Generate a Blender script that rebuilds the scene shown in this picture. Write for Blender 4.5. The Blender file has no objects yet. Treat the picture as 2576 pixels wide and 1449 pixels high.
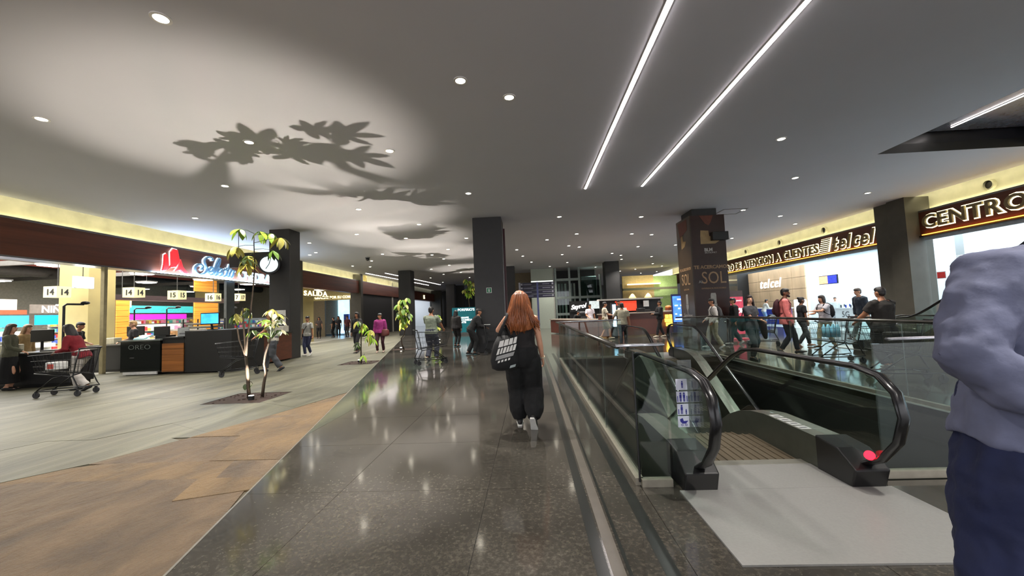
import bpy, bmesh, math, random
from mathutils import Vector, Matrix, Quaternion
rnd = random.Random(11)
S = bpy.context.scene
C = S.collection
PI = math.pi
V = Vector

# ---------------------------------------------------------------- camera, world, exposure
cam = bpy.data.objects.new('camera', bpy.data.cameras.new('camera'))
C.objects.link(cam)
cam.data.sensor_width = 36.0
cam.data.sensor_fit = 'HORIZONTAL'
cam.data.lens = 36.0 * 1000.0 / 2576.0
cam.data.clip_start = 0.05
cam.data.clip_end = 300
cr, cu, cf = V((0.99819574, 0.0448753, -0.03989327)), V((0.04252624, -0.05933512, 0.99733187)), V((-0.0423885, 0.99722894, 0.06113644))
mw = Matrix.Identity(4)
for i in range(3):
    mw[i][0], mw[i][1], mw[i][2] = cr[i], cu[i], -cf[i]
mw[2][3] = 1.42
cam.matrix_world = mw
S.camera = cam
w = bpy.data.worlds.new('world')
S.world = w
w.use_nodes = True
w.node_tree.nodes['Background'].inputs[0].default_value = (0.95, 0.95, 1.0, 1)
w.node_tree.nodes['Background'].inputs[1].default_value = 1.2
S.view_settings.view_transform = 'Standard'
S.view_settings.look = 'None'
S.view_settings.gamma = 1.0
S.view_settings.use_curve_mapping = False
S.view_settings.exposure = 0.85
cy = S.cycles
cy.use_denoising = True
cy.max_bounces = 7
cy.diffuse_bounces = 3
cy.glossy_bounces = 3
cy.transmission_bounces = 4
cy.transparent_max_bounces = 24
cy.caustics_reflective = False
cy.caustics_refractive = False
cy.sample_clamp_indirect = 4.0

def area_light(name, loc, sx, sy, power, col, rot, parent=None):
    l = bpy.data.lights.new(name, 'AREA')
    l.shape = 'RECTANGLE'
    l.size, l.size_y, l.energy, l.color = sx, sy, power, col
    o = bpy.data.objects.new(name, l)
    C.objects.link(o)
    o.location, o.rotation_euler = loc, rot
    if parent: o.parent = parent
    return o
# shop ceilings: light of the bright shops on both sides
area_light('right_shop_light', (17.4, 16, 4.25), 5.6, 32, 1400, (0.82, 0.93, 1.0), (0, 0, 0))
area_light('left_shop_light', (-19.0, 15, 4.7), 9, 16, 2900, (1.0, 0.96, 0.88), (0, 0, 0))

# ---------------------------------------------------------------- materials
def lin(r, g, b):
    f = lambda c: (c / 255 / 12.92) if c <= 10.3 else ((c / 255 + 0.055) / 1.055) ** 2.4
    return (f(r), f(g), f(b), 1.0)
MATS = {}
def nd(t, typ, **kw):
    n = t.nodes.new(typ)
    for k, v in kw.items():
        if k in n.inputs: n.inputs[k].default_value = v
        else: setattr(n, k, v)
    return n
def M(name, rgb=(128, 128, 128), rough=0.5, metal=0.0, em=0.0, var=0.12, scale=9.0, bump=0.0, spec=0.5, stretch=None, detail=4.0, sheen=0):
    if name in MATS: return MATS[name]
    m = bpy.data.materials.new(name)
    m.use_nodes = True
    t = m.node_tree
    p = t.nodes['Principled BSDF']
    c = lin(*rgb)
    tc = nd(t, 'ShaderNodeTexCoord')
    mp = nd(t, 'ShaderNodeMapping')
    if stretch: mp.inputs['Scale'].default_value = stretch
    t.links.new(tc.outputs['Object'], mp.inputs[0])
    nz = nd(t, 'ShaderNodeTexNoise', Scale=scale, Detail=detail)
    t.links.new(mp.outputs[0], nz.inputs['Vector'])
    rp = nd(t, 'ShaderNodeValToRGB')
    lo = tuple(x * (1 - var) for x in c[:3]) + (1,)
    hi = tuple(min(1, x * (1 + var)) for x in c[:3]) + (1,)
    rp.color_ramp.elements[0].position, rp.color_ramp.elements[1].position = 0.3, 0.7
    rp.color_ramp.elements[0].color, rp.color_ramp.elements[1].color = lo, hi
    t.links.new(nz.outputs['Fac'], rp.inputs[0])
    t.links.new(rp.outputs[0], p.inputs['Base Color'])
    p.inputs['Roughness'].default_value = rough
    p.inputs['Metallic'].default_value = metal
    p.inputs['Specular IOR Level'].default_value = spec
    if em:
        t.links.new(rp.outputs[0], p.inputs['Emission Color'])
        p.inputs['Emission Strength'].default_value = em
    if bump:
        b = nd(t, 'ShaderNodeBump', Strength=bump, Distance=0.02)
        t.links.new(nz.outputs['Fac'], b.inputs['Height'])
        t.links.new(b.outputs[0], p.inputs['Normal'])
    MATS[name] = m
    return m

def glass_mat(name, tint, gloss=0.04, rough=0.0):
    m = bpy.data.materials.new(name)
    m.use_nodes = True
    t = m.node_tree
    t.nodes.clear()
    out = nd(t, 'ShaderNodeOutputMaterial')
    tr = nd(t, 'ShaderNodeBsdfTransparent', Color=tint + (1,))
    gl = nd(t, 'ShaderNodeBsdfGlossy', Roughness=rough, Color=(1, 1, 1, 1))
    fr = nd(t, 'ShaderNodeLayerWeight', Blend=0.5)
    pw = nd(t, 'ShaderNodeMath', operation='POWER')
    pw.inputs[1].default_value = 4.5
    t.links.new(fr.outputs['Facing'], pw.inputs[0])
    ma = nd(t, 'ShaderNodeMath', operation='MULTIPLY_ADD')
    ma.inputs[1].default_value, ma.inputs[2].default_value = 0.6, gloss
    t.links.new(pw.outputs[0], ma.inputs[0])
    mx = nd(t, 'ShaderNodeMixShader')
    t.links.new(ma.outputs[0], mx.inputs[0])
    t.links.new(tr.outputs[0], mx.inputs[1])
    t.links.new(gl.outputs[0], mx.inputs[2])
    t.links.new(mx.outputs[0], out.inputs[0])
    MATS[name] = m
    return m
GLASS = glass_mat('clear_glass', (0.86, 0.92, 0.90))
GLASSD = glass_mat('tinted_glass', (0.45, 0.52, 0.50))
SHOPGLASS = glass_mat('shop_glass', (0.97, 0.98, 0.98))

def granite(name, base, fleck, rough, big=0.35):
    m = bpy.data.materials.new(name)
    m.use_nodes = True
    t = m.node_tree
    p = t.nodes['Principled BSDF']
    geo = nd(t, 'ShaderNodeNewGeometry')
    n1 = nd(t, 'ShaderNodeTexNoise', Scale=0.8, Detail=3.0)
    n2 = nd(t, 'ShaderNodeTexNoise', Scale=30.0, Detail=6.0, Roughness=0.75)
    n3 = nd(t, 'ShaderNodeTexVoronoi', Scale=26.0)
    for n in (n1, n2, n3): t.links.new(geo.outputs['Position'], n.inputs['Vector'])
    r2 = nd(t, 'ShaderNodeValToRGB')
    e = r2.color_ramp.elements
    e[0].position, e[1].position = 0.47, 0.66
    e[0].color, e[1].color = lin(*base), lin(*fleck)
    t.links.new(n2.outputs['Fac'], r2.inputs[0])
    r3 = nd(t, 'ShaderNodeValToRGB')
    e = r3.color_ramp.elements
    e[0].position, e[1].position = 0.05, 0.3
    e[0].color, e[1].color = (1.5, 1.5, 1.45, 1), (1, 1, 1, 1)
    t.links.new(n3.outputs['Distance'], r3.inputs[0])
    mu = nd(t, 'ShaderNodeMix', data_type='RGBA', blend_type='MULTIPLY')
    mu.inputs[0].default_value = 1.0
    t.links.new(r2.outputs[0], mu.inputs[6])
    t.links.new(r3.outputs[0], mu.inputs[7])
    r1 = nd(t, 'ShaderNodeValToRGB')
    e = r1.color_ramp.elements
    e[0].position, e[1].position = 0.35, 0.65
    e[0].color, e[1].color = (1 - big, 1 - big, 1 - big, 1), (1 + big, 1 + big, 1 + big, 1)
    t.links.new(n1.outputs['Fac'], r1.inputs[0])
    m2 = nd(t, 'ShaderNodeMix', data_type='RGBA', blend_type='MULTIPLY')
    m2.inputs[0].default_value = 1.0
    t.links.new(mu.outputs[2], m2.inputs[6])
    t.links.new(r1.outputs[0], m2.inputs[7])
    t.links.new(m2.outputs[2], p.inputs['Base Color'])
    n4 = nd(t, 'ShaderNodeTexNoise', Scale=3.0, Detail=6.0)
    t.links.new(geo.outputs['Position'], n4.inputs['Vector'])
    mr = nd(t, 'ShaderNodeMapRange')
    mr.inputs[3].default_value, mr.inputs[4].default_value = rough * 0.7, rough * 1.3
    t.links.new(n4.outputs['Fac'], mr.inputs[0])
    t.links.new(mr.outputs[0], p.inputs['Roughness'])
    p.inputs['Specular IOR Level'].default_value = 0.6
    MATS[name] = m
    return m
def slate(name, a, b, cc, ang, rough=0.6, st=(1.0, 0.16, 1.0), bump=0.55):
    m = bpy.data.materials.new(name)
    m.use_nodes = True
    t = m.node_tree
    p = t.nodes['Principled BSDF']
    geo = nd(t, 'ShaderNodeNewGeometry')
    mp = nd(t, 'ShaderNodeMapping')
    mp.inputs['Rotation'].default_value = (0, 0, ang)
    mp.inputs['Scale'].default_value = st
    t.links.new(geo.outputs['Position'], mp.inputs[0])
    n1 = nd(t, 'ShaderNodeTexNoise', Scale=2.2, Detail=7.0, Roughness=0.62, Distortion=0.5)
    n2 = nd(t, 'ShaderNodeTexNoise', Scale=7.0, Detail=6.0, Roughness=0.65)
    n3 = nd(t, 'ShaderNodeTexNoise', Scale=60.0, Detail=3.0)
    for n in (n1, n2): t.links.new(mp.outputs[0], n.inputs['Vector'])
    t.links.new(geo.outputs['Position'], n3.inputs['Vector'])
    rp = nd(t, 'ShaderNodeValToRGB')
    e = rp.color_ramp.elements
    e[0].position, e[1].position = 0.32, 0.72
    e[0].color, e[1].color = lin(*a), lin(*cc)
    x = e.new(0.5); x.color = lin(*b)
    t.links.new(n1.outputs['Fac'], rp.inputs[0])
    t.links.new(rp.outputs[0], p.inputs['Base Color'])
    ad = nd(t, 'ShaderNodeMath', operation='ADD')
    t.links.new(n1.outputs['Fac'], ad.inputs[0])
    ad2 = nd(t, 'ShaderNodeMath', operation='MULTIPLY')
    ad2.inputs[1].default_value = 0.5
    t.links.new(n2.outputs['Fac'], ad2.inputs[0])
    t.links.new(ad2.outputs[0], ad.inputs[1])
    ad3 = nd(t, 'ShaderNodeMath', operation='MULTIPLY_ADD')
    ad3.inputs[1].default_value = 0.06
    t.links.new(n3.outputs['Fac'], ad3.inputs[0])
    t.links.new(ad.outputs[0], ad3.inputs[2])
    bp = nd(t, 'ShaderNodeBump', Strength=bump, Distance=0.12)
    t.links.new(ad3.outputs[0], bp.inputs['Height'])
    t.links.new(bp.outputs[0], p.inputs['Normal'])
    p.inputs['Roughness'].default_value = rough
    MATS[name] = m
    return m

# ---------------------------------------------------------------- mesh helpers
class MB:
    def __init__(s): s.v, s.f, s.m = [], [], []
    def add(s, vs, fs, mi=0):
        o = len(s.v)
        s.v += [V(x) for x in vs]
        s.f += [[i + o for i in f] for f in fs]
        s.m += [mi] * len(fs)
        return s
    def box(s, a, b, mi=0, rz=0, c=None):
        (x0, y0, z0), (x1, y1, z1) = a, b
        vs = [V((x, y, z)) for z in (z0, z1) for x, y in ((x0, y0), (x1, y0), (x1, y1), (x0, y1))]
        if rz:
            c = V(c) if c else V(((x0 + x1) / 2, (y0 + y1) / 2, 0))
            c = V((c[0], c[1], 0))
            q = Matrix.Rotation(rz, 3, 'Z')
            vs = [q @ (v - c) + c for v in vs]
        return s.add(vs, [(3, 2, 1, 0), (4, 5, 6, 7), (0, 1, 5, 4), (1, 2, 6, 5), (2, 3, 7, 6), (3, 0, 4, 7)], mi)
    def prism(s, poly, z0, z1, mi=0):
        n = len(poly)
        vs = [(x, y, z0) for x, y in poly] + [(x, y, z1) for x, y in poly]
        fs = [tuple(range(n - 1, -1, -1)), tuple(range(n, 2 * n))] + [(i, (i + 1) % n, n + (i + 1) % n, n + i) for i in range(n)]
        return s.add(vs, fs, mi)
    def ext(s, poly, o, ux, uy, un, d, mi=0):
        """polygon in a plane (origin o, axes ux, uy) pushed d along un"""
        o, ux, uy, un = V(o), V(ux), V(uy), V(un)
        n = len(poly)
        vs = [o + ux * a + uy * b for a, b in poly] + [o + ux * a + uy * b + un * d for a, b in poly]
        fs = [tuple(range(n - 1, -1, -1)), tuple(range(n, 2 * n))] + [(i, (i + 1) % n, n + (i + 1) % n, n + i) for i in range(n)]
        return s.add(vs, fs, mi)
    def tube(s, pts, r, n=8, mi=0, side=None, cap=True, rnd_cap=False, closed=False):
        """r: number, list of numbers or list of (a, b); side: vector of the a-axis"""
        pts = [V(p) for p in pts]
        k = len(pts)
        rs = r if isinstance(r, (list, tuple)) else [r] * k
        rs = [(x, x) if not isinstance(x, (list, tuple)) else x for x in rs]
        if rnd_cap:
            d0, d1 = (pts[0] - pts[1]).normalized(), (pts[-1] - pts[-2]).normalized()
            def capring(p, d, rr):
                m_ = min(rr)
                return [(p + d * m_ * h, (rr[0] * q, rr[1] * q)) for h, q in ((0.5, 0.87), (0.87, 0.5), (1.0, 0.12))]
            a = capring(pts[0], d0, rs[0])[::-1]
            b = capring(pts[-1], d1, rs[-1])
            pts = [x[0] for x in a] + pts + [x[0] for x in b]
            rs = [x[1] for x in a] + list(rs) + [x[1] for x in b]
            k = len(pts)
        vs = []
        prev = None
        for i in range(k):
            if closed: t = pts[(i + 1) % k] - pts[i - 1]
            else: t = pts[min(i + 1, k - 1)] - pts[max(i - 1, 0)]
            t = t.normalized() if t.length > 1e-9 else V((0, 0, 1))
            if side is not None: a = V(side) - t * V(side).dot(t)
            elif prev is not None: a = prev - t * prev.dot(t)
            else: a = t.orthogonal()
            if a.length < 1e-6: a = t.orthogonal()
            a.normalize()
            prev = a
            b = t.cross(a)
            for j in range(n):
                th = 2 * PI * j / n
                vs.append(pts[i] + a * math.cos(th) * rs[i][0] + b * math.sin(th) * rs[i][1])
        fs = []
        for i in range(k if closed else k - 1):
            for j in range(n):
                i2 = (i + 1) % k
                fs.append((i * n + j, i * n + (j + 1) % n, i2 * n + (j + 1) % n, i2 * n + j))
        if cap and not closed:
            fs += [tuple(range(n - 1, -1, -1)), tuple((k - 1) * n + j for j in range(n))]
        return s.add(vs, fs, mi)
    def ball(s, c, r, n=10, mi=0, q=None):
        c = V(c)
        r = V(r) if isinstance(r, (list, tuple)) else V((r, r, r))
        h = n // 2 + 1
        vs = [V((0, 0, -1))]
        for i in range(1, h):
            ph = PI * i / h
            for j in range(n):
                th = 2 * PI * j / n
                vs.append(V((math.sin(ph) * math.cos(th), math.sin(ph) * math.sin(th), -math.cos(ph))))
        vs.append(V((0, 0, 1)))
        fs = [(0, 1 + (j + 1) % n, 1 + j) for j in range(n)]
        for i in range(h - 2):
            for j in range(n):
                fs.append((1 + i * n + j, 1 + i * n + (j + 1) % n, 1 + (i + 1) * n + (j + 1) % n, 1 + (i + 1) * n + j))
        L = len(vs) - 1
        fs += [(L, 1 + (h - 2) * n + j, 1 + (h - 2) * n + (j + 1) % n) for j in range(n)]
        vs = [V((v.x * r.x, v.y * r.y, v.z * r.z)) for v in vs]
        if q is not None: vs = [q @ v for v in vs]
        return s.add([v + c for v in vs], fs, mi)
    def disc(s, c, nrm, r0, r1, d, n=20, mi=0):
        """ring/cylinder of depth d along nrm; r0 inner radius (0 = solid)"""
        c, nrm = V(c), V(nrm).normalized()
        a = nrm.orthogonal().normalized()
        b = nrm.cross(a)
        cs = [a * math.cos(2 * PI * j / n) + b * math.sin(2 * PI * j / n) for j in range(n)]
        if r0 <= 0:
            vs = [c + x * r1 for x in cs] + [c + x * r1 + nrm * d for x in cs]
            return s.add(vs, [tuple(range(n - 1, -1, -1)), tuple(range(n, 2 * n))] + [(i, (i + 1) % n, n + (i + 1) % n, n + i) for i in range(n)], mi)
        vs = [c + x * r1 for x in cs] + [c + x * r1 + nrm * d for x in cs] + [c + x * r0 + nrm * d for x in cs] + [c + x * r0 for x in cs]
        fs = []
        for g in range(4):
            h = (g + 1) % 4
            fs += [(g * n + i, g * n + (i + 1) % n, h * n + (i + 1) % n, h * n + i) for i in range(n)]
        return s.add(vs, fs, mi)
    def build(s, name, mats, parent=None, smooth=False, bevel=0.0, at=None, remesh=0.0, sm=5):
        """vertices are in world axes; they are moved into the parent's own axes"""
        me = bpy.data.meshes.new(name)
        inv = INV.get(parent.name) if parent is not None else None
        vs = [inv @ v for v in s.v] if inv is not None else s.v
        if at is not None: vs = [v - V(at) for v in vs]
        me.from_pydata([tuple(v) for v in vs], [], s.f)
        for mm in (mats if isinstance(mats, (list, tuple)) else [mats]): me.materials.append(mm)
        if any(s.m):
            me.polygons.foreach_set('material_index', s.m)
        if smooth: me.polygons.foreach_set('use_smooth', [True] * len(me.polygons))
        me.update()
        o = bpy.data.objects.new(name, me)
        C.objects.link(o)
        if parent is not None: o.parent = parent
        if inv is not None: INV[o.name] = inv
        if at is not None: o.location = at
        if bevel:
            b = o.modifiers.new('bevel', 'BEVEL')
            b.width, b.segments, b.limit_method = bevel, 2, 'ANGLE'
        if remesh:
            r = o.modifiers.new('remesh', 'REMESH')
            r.mode, r.voxel_size, r.use_smooth_shade = 'VOXEL', remesh, True
            q = o.modifiers.new('smooth', 'SMOOTH')
            q.factor, q.iterations = 0.5, sm
        return o
INV = {}
def thing(name, label, cat, loc=(0, 0, 0), rz=0.0, group=None, local=False):
    """an Empty at the thing's base; local=True means parts are authored in its own axes"""
    o = bpy.data.objects.new(name, None)
    C.objects.link(o)
    o.location = loc
    o.rotation_euler = (0, 0, rz)
    o.empty_display_size = 0.1
    o['label'], o['category'] = label, cat
    if group: o['group'] = group
    if not local: INV[o.name] = (Matrix.Translation(V(loc)) @ Matrix.Rotation(rz, 4, 'Z')).inverted()
    return o
def tag(o, label, cat, group=None):
    o['label'], o['category'] = label, cat
    if group: o['group'] = group
    return o
def struct(o):
    o['kind'] = 'structure'
    return o
def stuff(o):
    o['kind'] = 'stuff'
    return o
def kids(o): return [c for c in bpy.data.objects if c.parent is o]
TREE = {}
def copy_tree(o, label=None, loc=None, rz=None, group=None):
    """a thing with copies of its parts and sub-parts (mesh data shared)"""
    ch = TREE.setdefault(o.name, [(c, kids(c)) for c in kids(o)])
    r = o.copy(); C.objects.link(r)
    if loc is not None: r.location = loc
    if rz is not None: r.rotation_euler = (0, 0, rz)
    if label: r['label'] = label
    if group: r['group'] = group
    for c, gs in ch:
        d = c.copy(); C.objects.link(d); d.parent = r
        for g in gs:
            e = g.copy(); C.objects.link(e); e.parent = d
    return r
TXT = {}
def text_mesh(s, size, ext=0.01, shear=0.0, off=0.0, align='CENTER', space=1.0):
    k = (s, size, ext, shear, off, align, space)
    if k in TXT: return TXT[k]
    cu_ = bpy.data.curves.new('t', 'FONT')
    cu_.body, cu_.size, cu_.extrude, cu_.shear, cu_.offset = s, size, ext, shear, off
    cu_.align_x = align
    cu_.space_character = space
    cu_.resolution_u = 3
    o = bpy.data.objects.new('t', cu_)
    me = bpy.data.meshes.new_from_object(o)
    bpy.data.objects.remove(o)
    TXT[k] = me
    return me
def text(name, s, size, loc, ux, mat, parent=None, ext=0.008, shear=0.0, off=0.0, align='CENTER', uy=(0, 0, 1), space=1.0, squeeze=1.0):
    me = text_mesh(s, size, ext, shear, off, align, space)
    ux, uy = V(ux).normalized(), V(uy).normalized()
    uz = ux.cross(uy)
    vs = [V(loc) + ux * v.co.x * squeeze + uy * v.co.y + uz * v.co.z for v in me.vertices]
    mb = MB()
    mb.add(vs, [list(p.vertices) for p in me.polygons])
    return mb.build(name, mat, parent)
def letters(s, size, loc, ux, mat, parent, ext=0.02, shear=0.0, off=0.0, gap=0.08, halo=None, hoff=0.02, squeeze=1.0, name='letter'):
    """every letter of a big sign is a part of its own; loc = left end of the base line"""
    ux = V(ux).normalized()
    uz = ux.cross(V((0, 0, 1)))
    x = 0.0
    for ch in s:
        if ch == ' ':
            x += size * 0.34 * squeeze; continue
        me = text_mesh(ch, size, ext, shear, off, 'LEFT')
        xs = [v.co.x for v in me.vertices]
        mn, mx = min(xs), max(xs)
        p = V(loc) + ux * (x - mn * squeeze)
        o = text(name, ch, size, p, ux, mat, parent, ext, shear, off, 'LEFT', squeeze=squeeze)
        if halo:
            text('halo', ch, size, p - uz * (ext + 0.015), ux, halo, parent, 0.01, shear, off + hoff, 'LEFT', squeeze=squeeze)
        x += (mx - mn) * squeeze + gap * size
    return x
def clip(poly, a, b, c):
    """keep a*x + b*y <= c"""
    out = []
    n = len(poly)
    for i in range(n):
        p, q = poly[i], poly[(i + 1) % n]
        dp, dq = a * p[0] + b * p[1] - c, a * q[0] + b * q[1] - c
        if dp <= 0: out.append(p)
        if dp * dq < 0:
            t = dp / (dp - dq)
            out.append((p[0] + t * (q[0] - p[0]), p[1] + t * (q[1] - p[1])))
    return out
def shrink(poly, d):
    cx, cy_ = sum(p[0] for p in poly) / len(poly), sum(p[1] for p in poly) / len(poly)
    out = []
    for x, y in poly:
        L = math.hypot(x - cx, y - cy_) or 1
        k = max(0.0, 1 - d / L)
        out.append((cx + (x - cx) * k, cy_ + (y - cy_) * k))
    return out
def parea(poly): return abs(sum(poly[i][0] * poly[(i + 1) % len(poly)][1] - poly[(i + 1) % len(poly)][0] * poly[i][1] for i in range(len(poly)))) / 2
ORD = ['nearest', 'second nearest', 'third nearest', 'fourth nearest', 'fifth nearest', 'sixth nearest', 'seventh nearest', 'eighth nearest', 'ninth nearest', 'tenth nearest', 'eleventh nearest', 'twelfth nearest', 'thirteenth nearest', 'fourteenth nearest', 'fifteenth nearest', 'sixteenth nearest']
# ---------------------------------------------------------------- the hall: floor
GRAN = granite('granite', (56, 53, 48), (80, 76, 68), 0.095)
GRANF = granite('granite_green', (52, 57, 52), (74, 80, 73), 0.095)
DARKJ = M('joint_dark', (30, 28, 26), 0.6)
GREY = slate('slate_grey', (64, 63, 51), (84, 82, 67), (110, 108, 90), math.radians(-28), 0.5, (1.0, 0.12, 1.0), 0.25)
BROWN = slate('slate_brown', (68, 55, 40), (88, 71, 50), (108, 88, 64), math.radians(-50), 0.6, (1.0, 0.6, 1.0), 1.0)
BROWN2 = slate('slate_ochre', (78, 62, 40), (100, 79, 50), (120, 96, 62), math.radians(-58), 0.6, (1.0, 0.6, 1.0), 1.0)
PX0, PX1, PY0, PY1 = 0.82, 5.05, 3.3, 11.65
EA, EB = 0.267, -2.14 + 0.267 * 2.27          # edge of the slate: x + EA*y = EB
f = MB()
f.box((-40, -9, -0.4), (PX0, 64, -0.014)); f.box((PX1, -9, -0.4), (26, 64, -0.014))
f.box((PX0, -9, -0.4), (PX1, PY0, -0.014)); f.box((PX0, PY1, -0.4), (PX1, 64, -0.014))
floor = struct(f.build('floor', DARKJ))
FAR = 13.5
def granite_part(poly, mat=GRAN, name='floor_tile'):
    poly = clip(poly, -1, -EA, -EB)
    if len(poly) >= 3 and parea(poly) > 0.01:
        MB().prism(poly, -0.014, 0.0).build(name, mat, floor)
granite_part([(-30, FAR), (26, FAR), (26, 64), (-30, 64)], GRAN, 'floor_far')
xs = [PX0 - 1.22 * k for k in range(6, -1, -1)] + [1.83, 2.64, 3.84, PX1] + [PX1 + 1.22 * k for k in range(1, 9)]
ys = [PY0 - 1.2 * k for k in range(5, -1, -1)] + [PY0 + (PY1 - PY0) * k / 7 for k in range(1, 8)] + [PY1 + 0.925, FAR]
for i in range(len(xs) - 1):
    for j in range(len(ys) - 1):
        x0, x1, y0, y1 = xs[i], xs[i + 1], ys[j], ys[j + 1]
        if x0 >= PX0 - .01 and x1 <= PX1 + .01 and y0 >= PY0 - .01 and y1 <= PY1 + .01: continue
        g = 0.002
        granite_part([(x0 + g, y0 + g), (x1 - g, y0 + g), (x1 - g, y1 - g), (x0 + g, y1 - g)], GRANF if x1 < -1.5 and (i * 7 + j * 3) % 3 else GRAN)
# the near granite behind the camera and far to the right
granite_part([(-7, -9), (26, -9), (26, ys[0]), (-7, ys[0])], GRAN, 'floor_far')
granite_part([(xs[-1], ys[0]), (26, ys[0]), (26, FAR), (xs[-1], FAR)], GRAN, 'floor_far')
# inlay strips beside the pit
PALE = M('pale_strip', (86, 81, 74), 0.3)
DARKS = M('dark_strip', (34, 36, 34), 0.2)
for x0, x1, mm in ((0.385, 0.455, PALE), (0.30, 0.37, DARKS), (0.47, 0.49, DARKS), (0.66, 0.74, DARKS)):
    MB().box((x0, -2, 0.0003), (x1, 13.4, 0.0016)).build('inlay_strip', mm, floor)
# slate: grey flagstones beyond a curved edge, brown ones before it
def split_rows(region, ang, wx, wy, jit=0.3):
    """cut a convex region into long stones: rows along the direction ang"""
    ca, sa = math.cos(ang), math.sin(ang)
    us = [x * ca + y * sa for x, y in region]; vs = [-x * sa + y * ca for x, y in region]
    out = []
    v = min(vs)
    while v < max(vs):
        v1 = v + wy * rnd.uniform(0.75, 1.25)
        row = clip(clip(region, -sa, ca, v1), sa, -ca, -v)
        if len(row) >= 3:
            u = min(us) - rnd.uniform(0, wx)
            while u < max(us):
                u1 = u + wx * rnd.uniform(0.7, 1.3)
                st = clip(row, ca, sa, u1)
                st = clip(st, -ca, -sa, -u) if len(st) >= 3 else st
                if len(st) >= 3 and parea(st) > 0.02: out.append(st)
                u = u1
        v = v1
    return out
curve = [(-12.0, 0.2), (-8.2, 1.95), (-5.09, 3.65), (-4.72, 4.1), (-4.37, 4.97), (-4.02, 6.0), (-3.60, 7.65)]
MB().prism([(-13.6, -9), (EB + EA * 9 - .02, -9), (EB - EA * 14 - .02, 14), (-13.6, 14)], -0.3, -0.0139).build('stone_bedding', M('bedding', (84, 76, 60), .9), floor)
for i in range(len(curve) - 1):
    (xa, ya), (xb, yb) = curve[i], curve[i + 1]
    e = lambda y: EB - EA * y - 0.012
    band = [(xa, ya), (e(ya), ya), (e(yb), yb), (xb, yb)]
    for st in split_rows(band, math.radians(20), 2.2, 1.3):
        z = rnd.uniform(-0.004, 0.003)
        MB().prism(shrink(st, 0.001), -0.02, z).build('flagstone', BROWN if rnd.random() < 0.6 else BROWN2, floor)
MB().prism([(-12, 0.2), (-12, -9), (0, -9), (EB - EA * 0.2, 0.2)], -0.02, 0).build('flagstone', BROWN, floor)
# grey side: convex pieces between the curve and the left shops
gr = []
for i in range(len(curve) - 1):
    (xa, ya), (xb, yb) = curve[i], curve[i + 1]
    gr.append([(-13.6, ya), (xa, ya), (xb, yb), (-13.6, yb)])
gr.append([(-13.6, 7.65), (EB - EA * 7.65 - .012, 7.65), (EB - EA * 14 - .012, 14), (-13.6, 14)])
PITS = [(-5.95, -4.85, 6.95, 7.93), (-6.05, -4.95, 12.2, 13.15), (-6.0, -5.0, 16.75, 17.6)]
for k, g_ in enumerate(gr):
    for st in split_rows(g_, math.radians(62), 3.2, 1.5):
        ps = [st]
        for x0, x1, y0, y1 in PITS[:2]:
            nx = []
            for p in ps:
                for q in (clip(p, 1, 0, x0), clip(p, -1, 0, -x1)):
                    if len(q) >= 3 and parea(q) > .004: nx.append(q)
                m_ = clip(clip(p, -1, 0, -x0), 1, 0, x1) if True else p
                if len(m_) >= 3:
                    for q in (clip(m_, 0, 1, y0), clip(m_, 0, -1, -y1)):
                        if len(q) >= 3 and parea(q) > .004: nx.append(q)
            ps = nx
        z = rnd.uniform(-0.003, 0.002)
        for p in ps: MB().prism(shrink(p, 0.001) if len(ps) == 1 else p, -0.02, z).build('flagstone', GREY, floor)
e = lambda y: EB - EA * y - 0.012
for y0, y1, xl in ((14, 45.1, -13.6),):
    MB().prism([(xl, y0), (e(y0), y0), (e(y1), y1), (xl, y1)], -0.02, 0).build('flagstone', GREY, floor)
# metal edge between slate and granite
ed = MB()
ed.prism([(EB - EA * -2 - .014, -2), (EB - EA * -2 + .002, -2), (EB - EA * 40 + .002, 40), (EB - EA * 40 - .014, 40)], -0.01, 0.002)
ed.build('edge_strip', M('edge_metal', (150, 146, 136), 0.35, 0.8), floor)
# shop floors
MB().box((-36, 3, -0.014), (-13.6, 34, 0.0)).build('shop_floor', M('market_floor', (170, 168, 158), 0.25), floor)
MB().box((14.0, 0, -0.013), (25, 36, 0.004)).build('shop_floor', M('phone_floor', (205, 212, 214), 0.2), floor)

# ---------------------------------------------------------------- ceiling
CEIL = M('ceiling_paint', (200, 199, 205), 0.85, var=0.02, scale=0.5)
CZ = 4.95
c = MB()
HX0, HX1, HY0, HY1 = 8.72, 12.4, -3.0, 10.0
for a, b in (((-13.45, -9), (HX0, 64)), ((HX1, -9), (13.85, 64)), ((HX0, -9), (HX1, HY0)), ((HX0, HY1), (HX1, 64))):
    c.box((a[0], a[1], CZ), (b[0], b[1], CZ + 0.22))
ceiling = struct(c.build('ceiling', CEIL))
# opening above the up escalator: dark shaft with a light line
SH = M('shaft_dark', (30, 30, 34), 0.35)
sh = MB()
sh.box((HX0 - .12, HY0, CZ + .22), (HX0, HY1 + .12, 8.6)); sh.box((HX0, HY1, CZ + .22), (HX1, HY1 + .12, 8.6))
sh.box((HX1, HY0, CZ + .22), (HX1 + .12, HY1 + .12, 8.6)); sh.box((HX0 - .12, HY0, 8.6), (HX1 + .12, HY1 + .12, 8.7))
sh.build('opening_shaft', SH, ceiling)
MB().box((HX0, HY1 - .015, CZ + .001), (HX1, HY1, CZ + .219)).build('opening_lining', M('lining_black', (10, 10, 11), .5), ceiling)
MB().box((HX0, HY0, CZ + .001), (HX0 + .015, HY1 - .015, CZ + .219)).build('opening_lining', MATS['lining_black'], ceiling)
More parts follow.
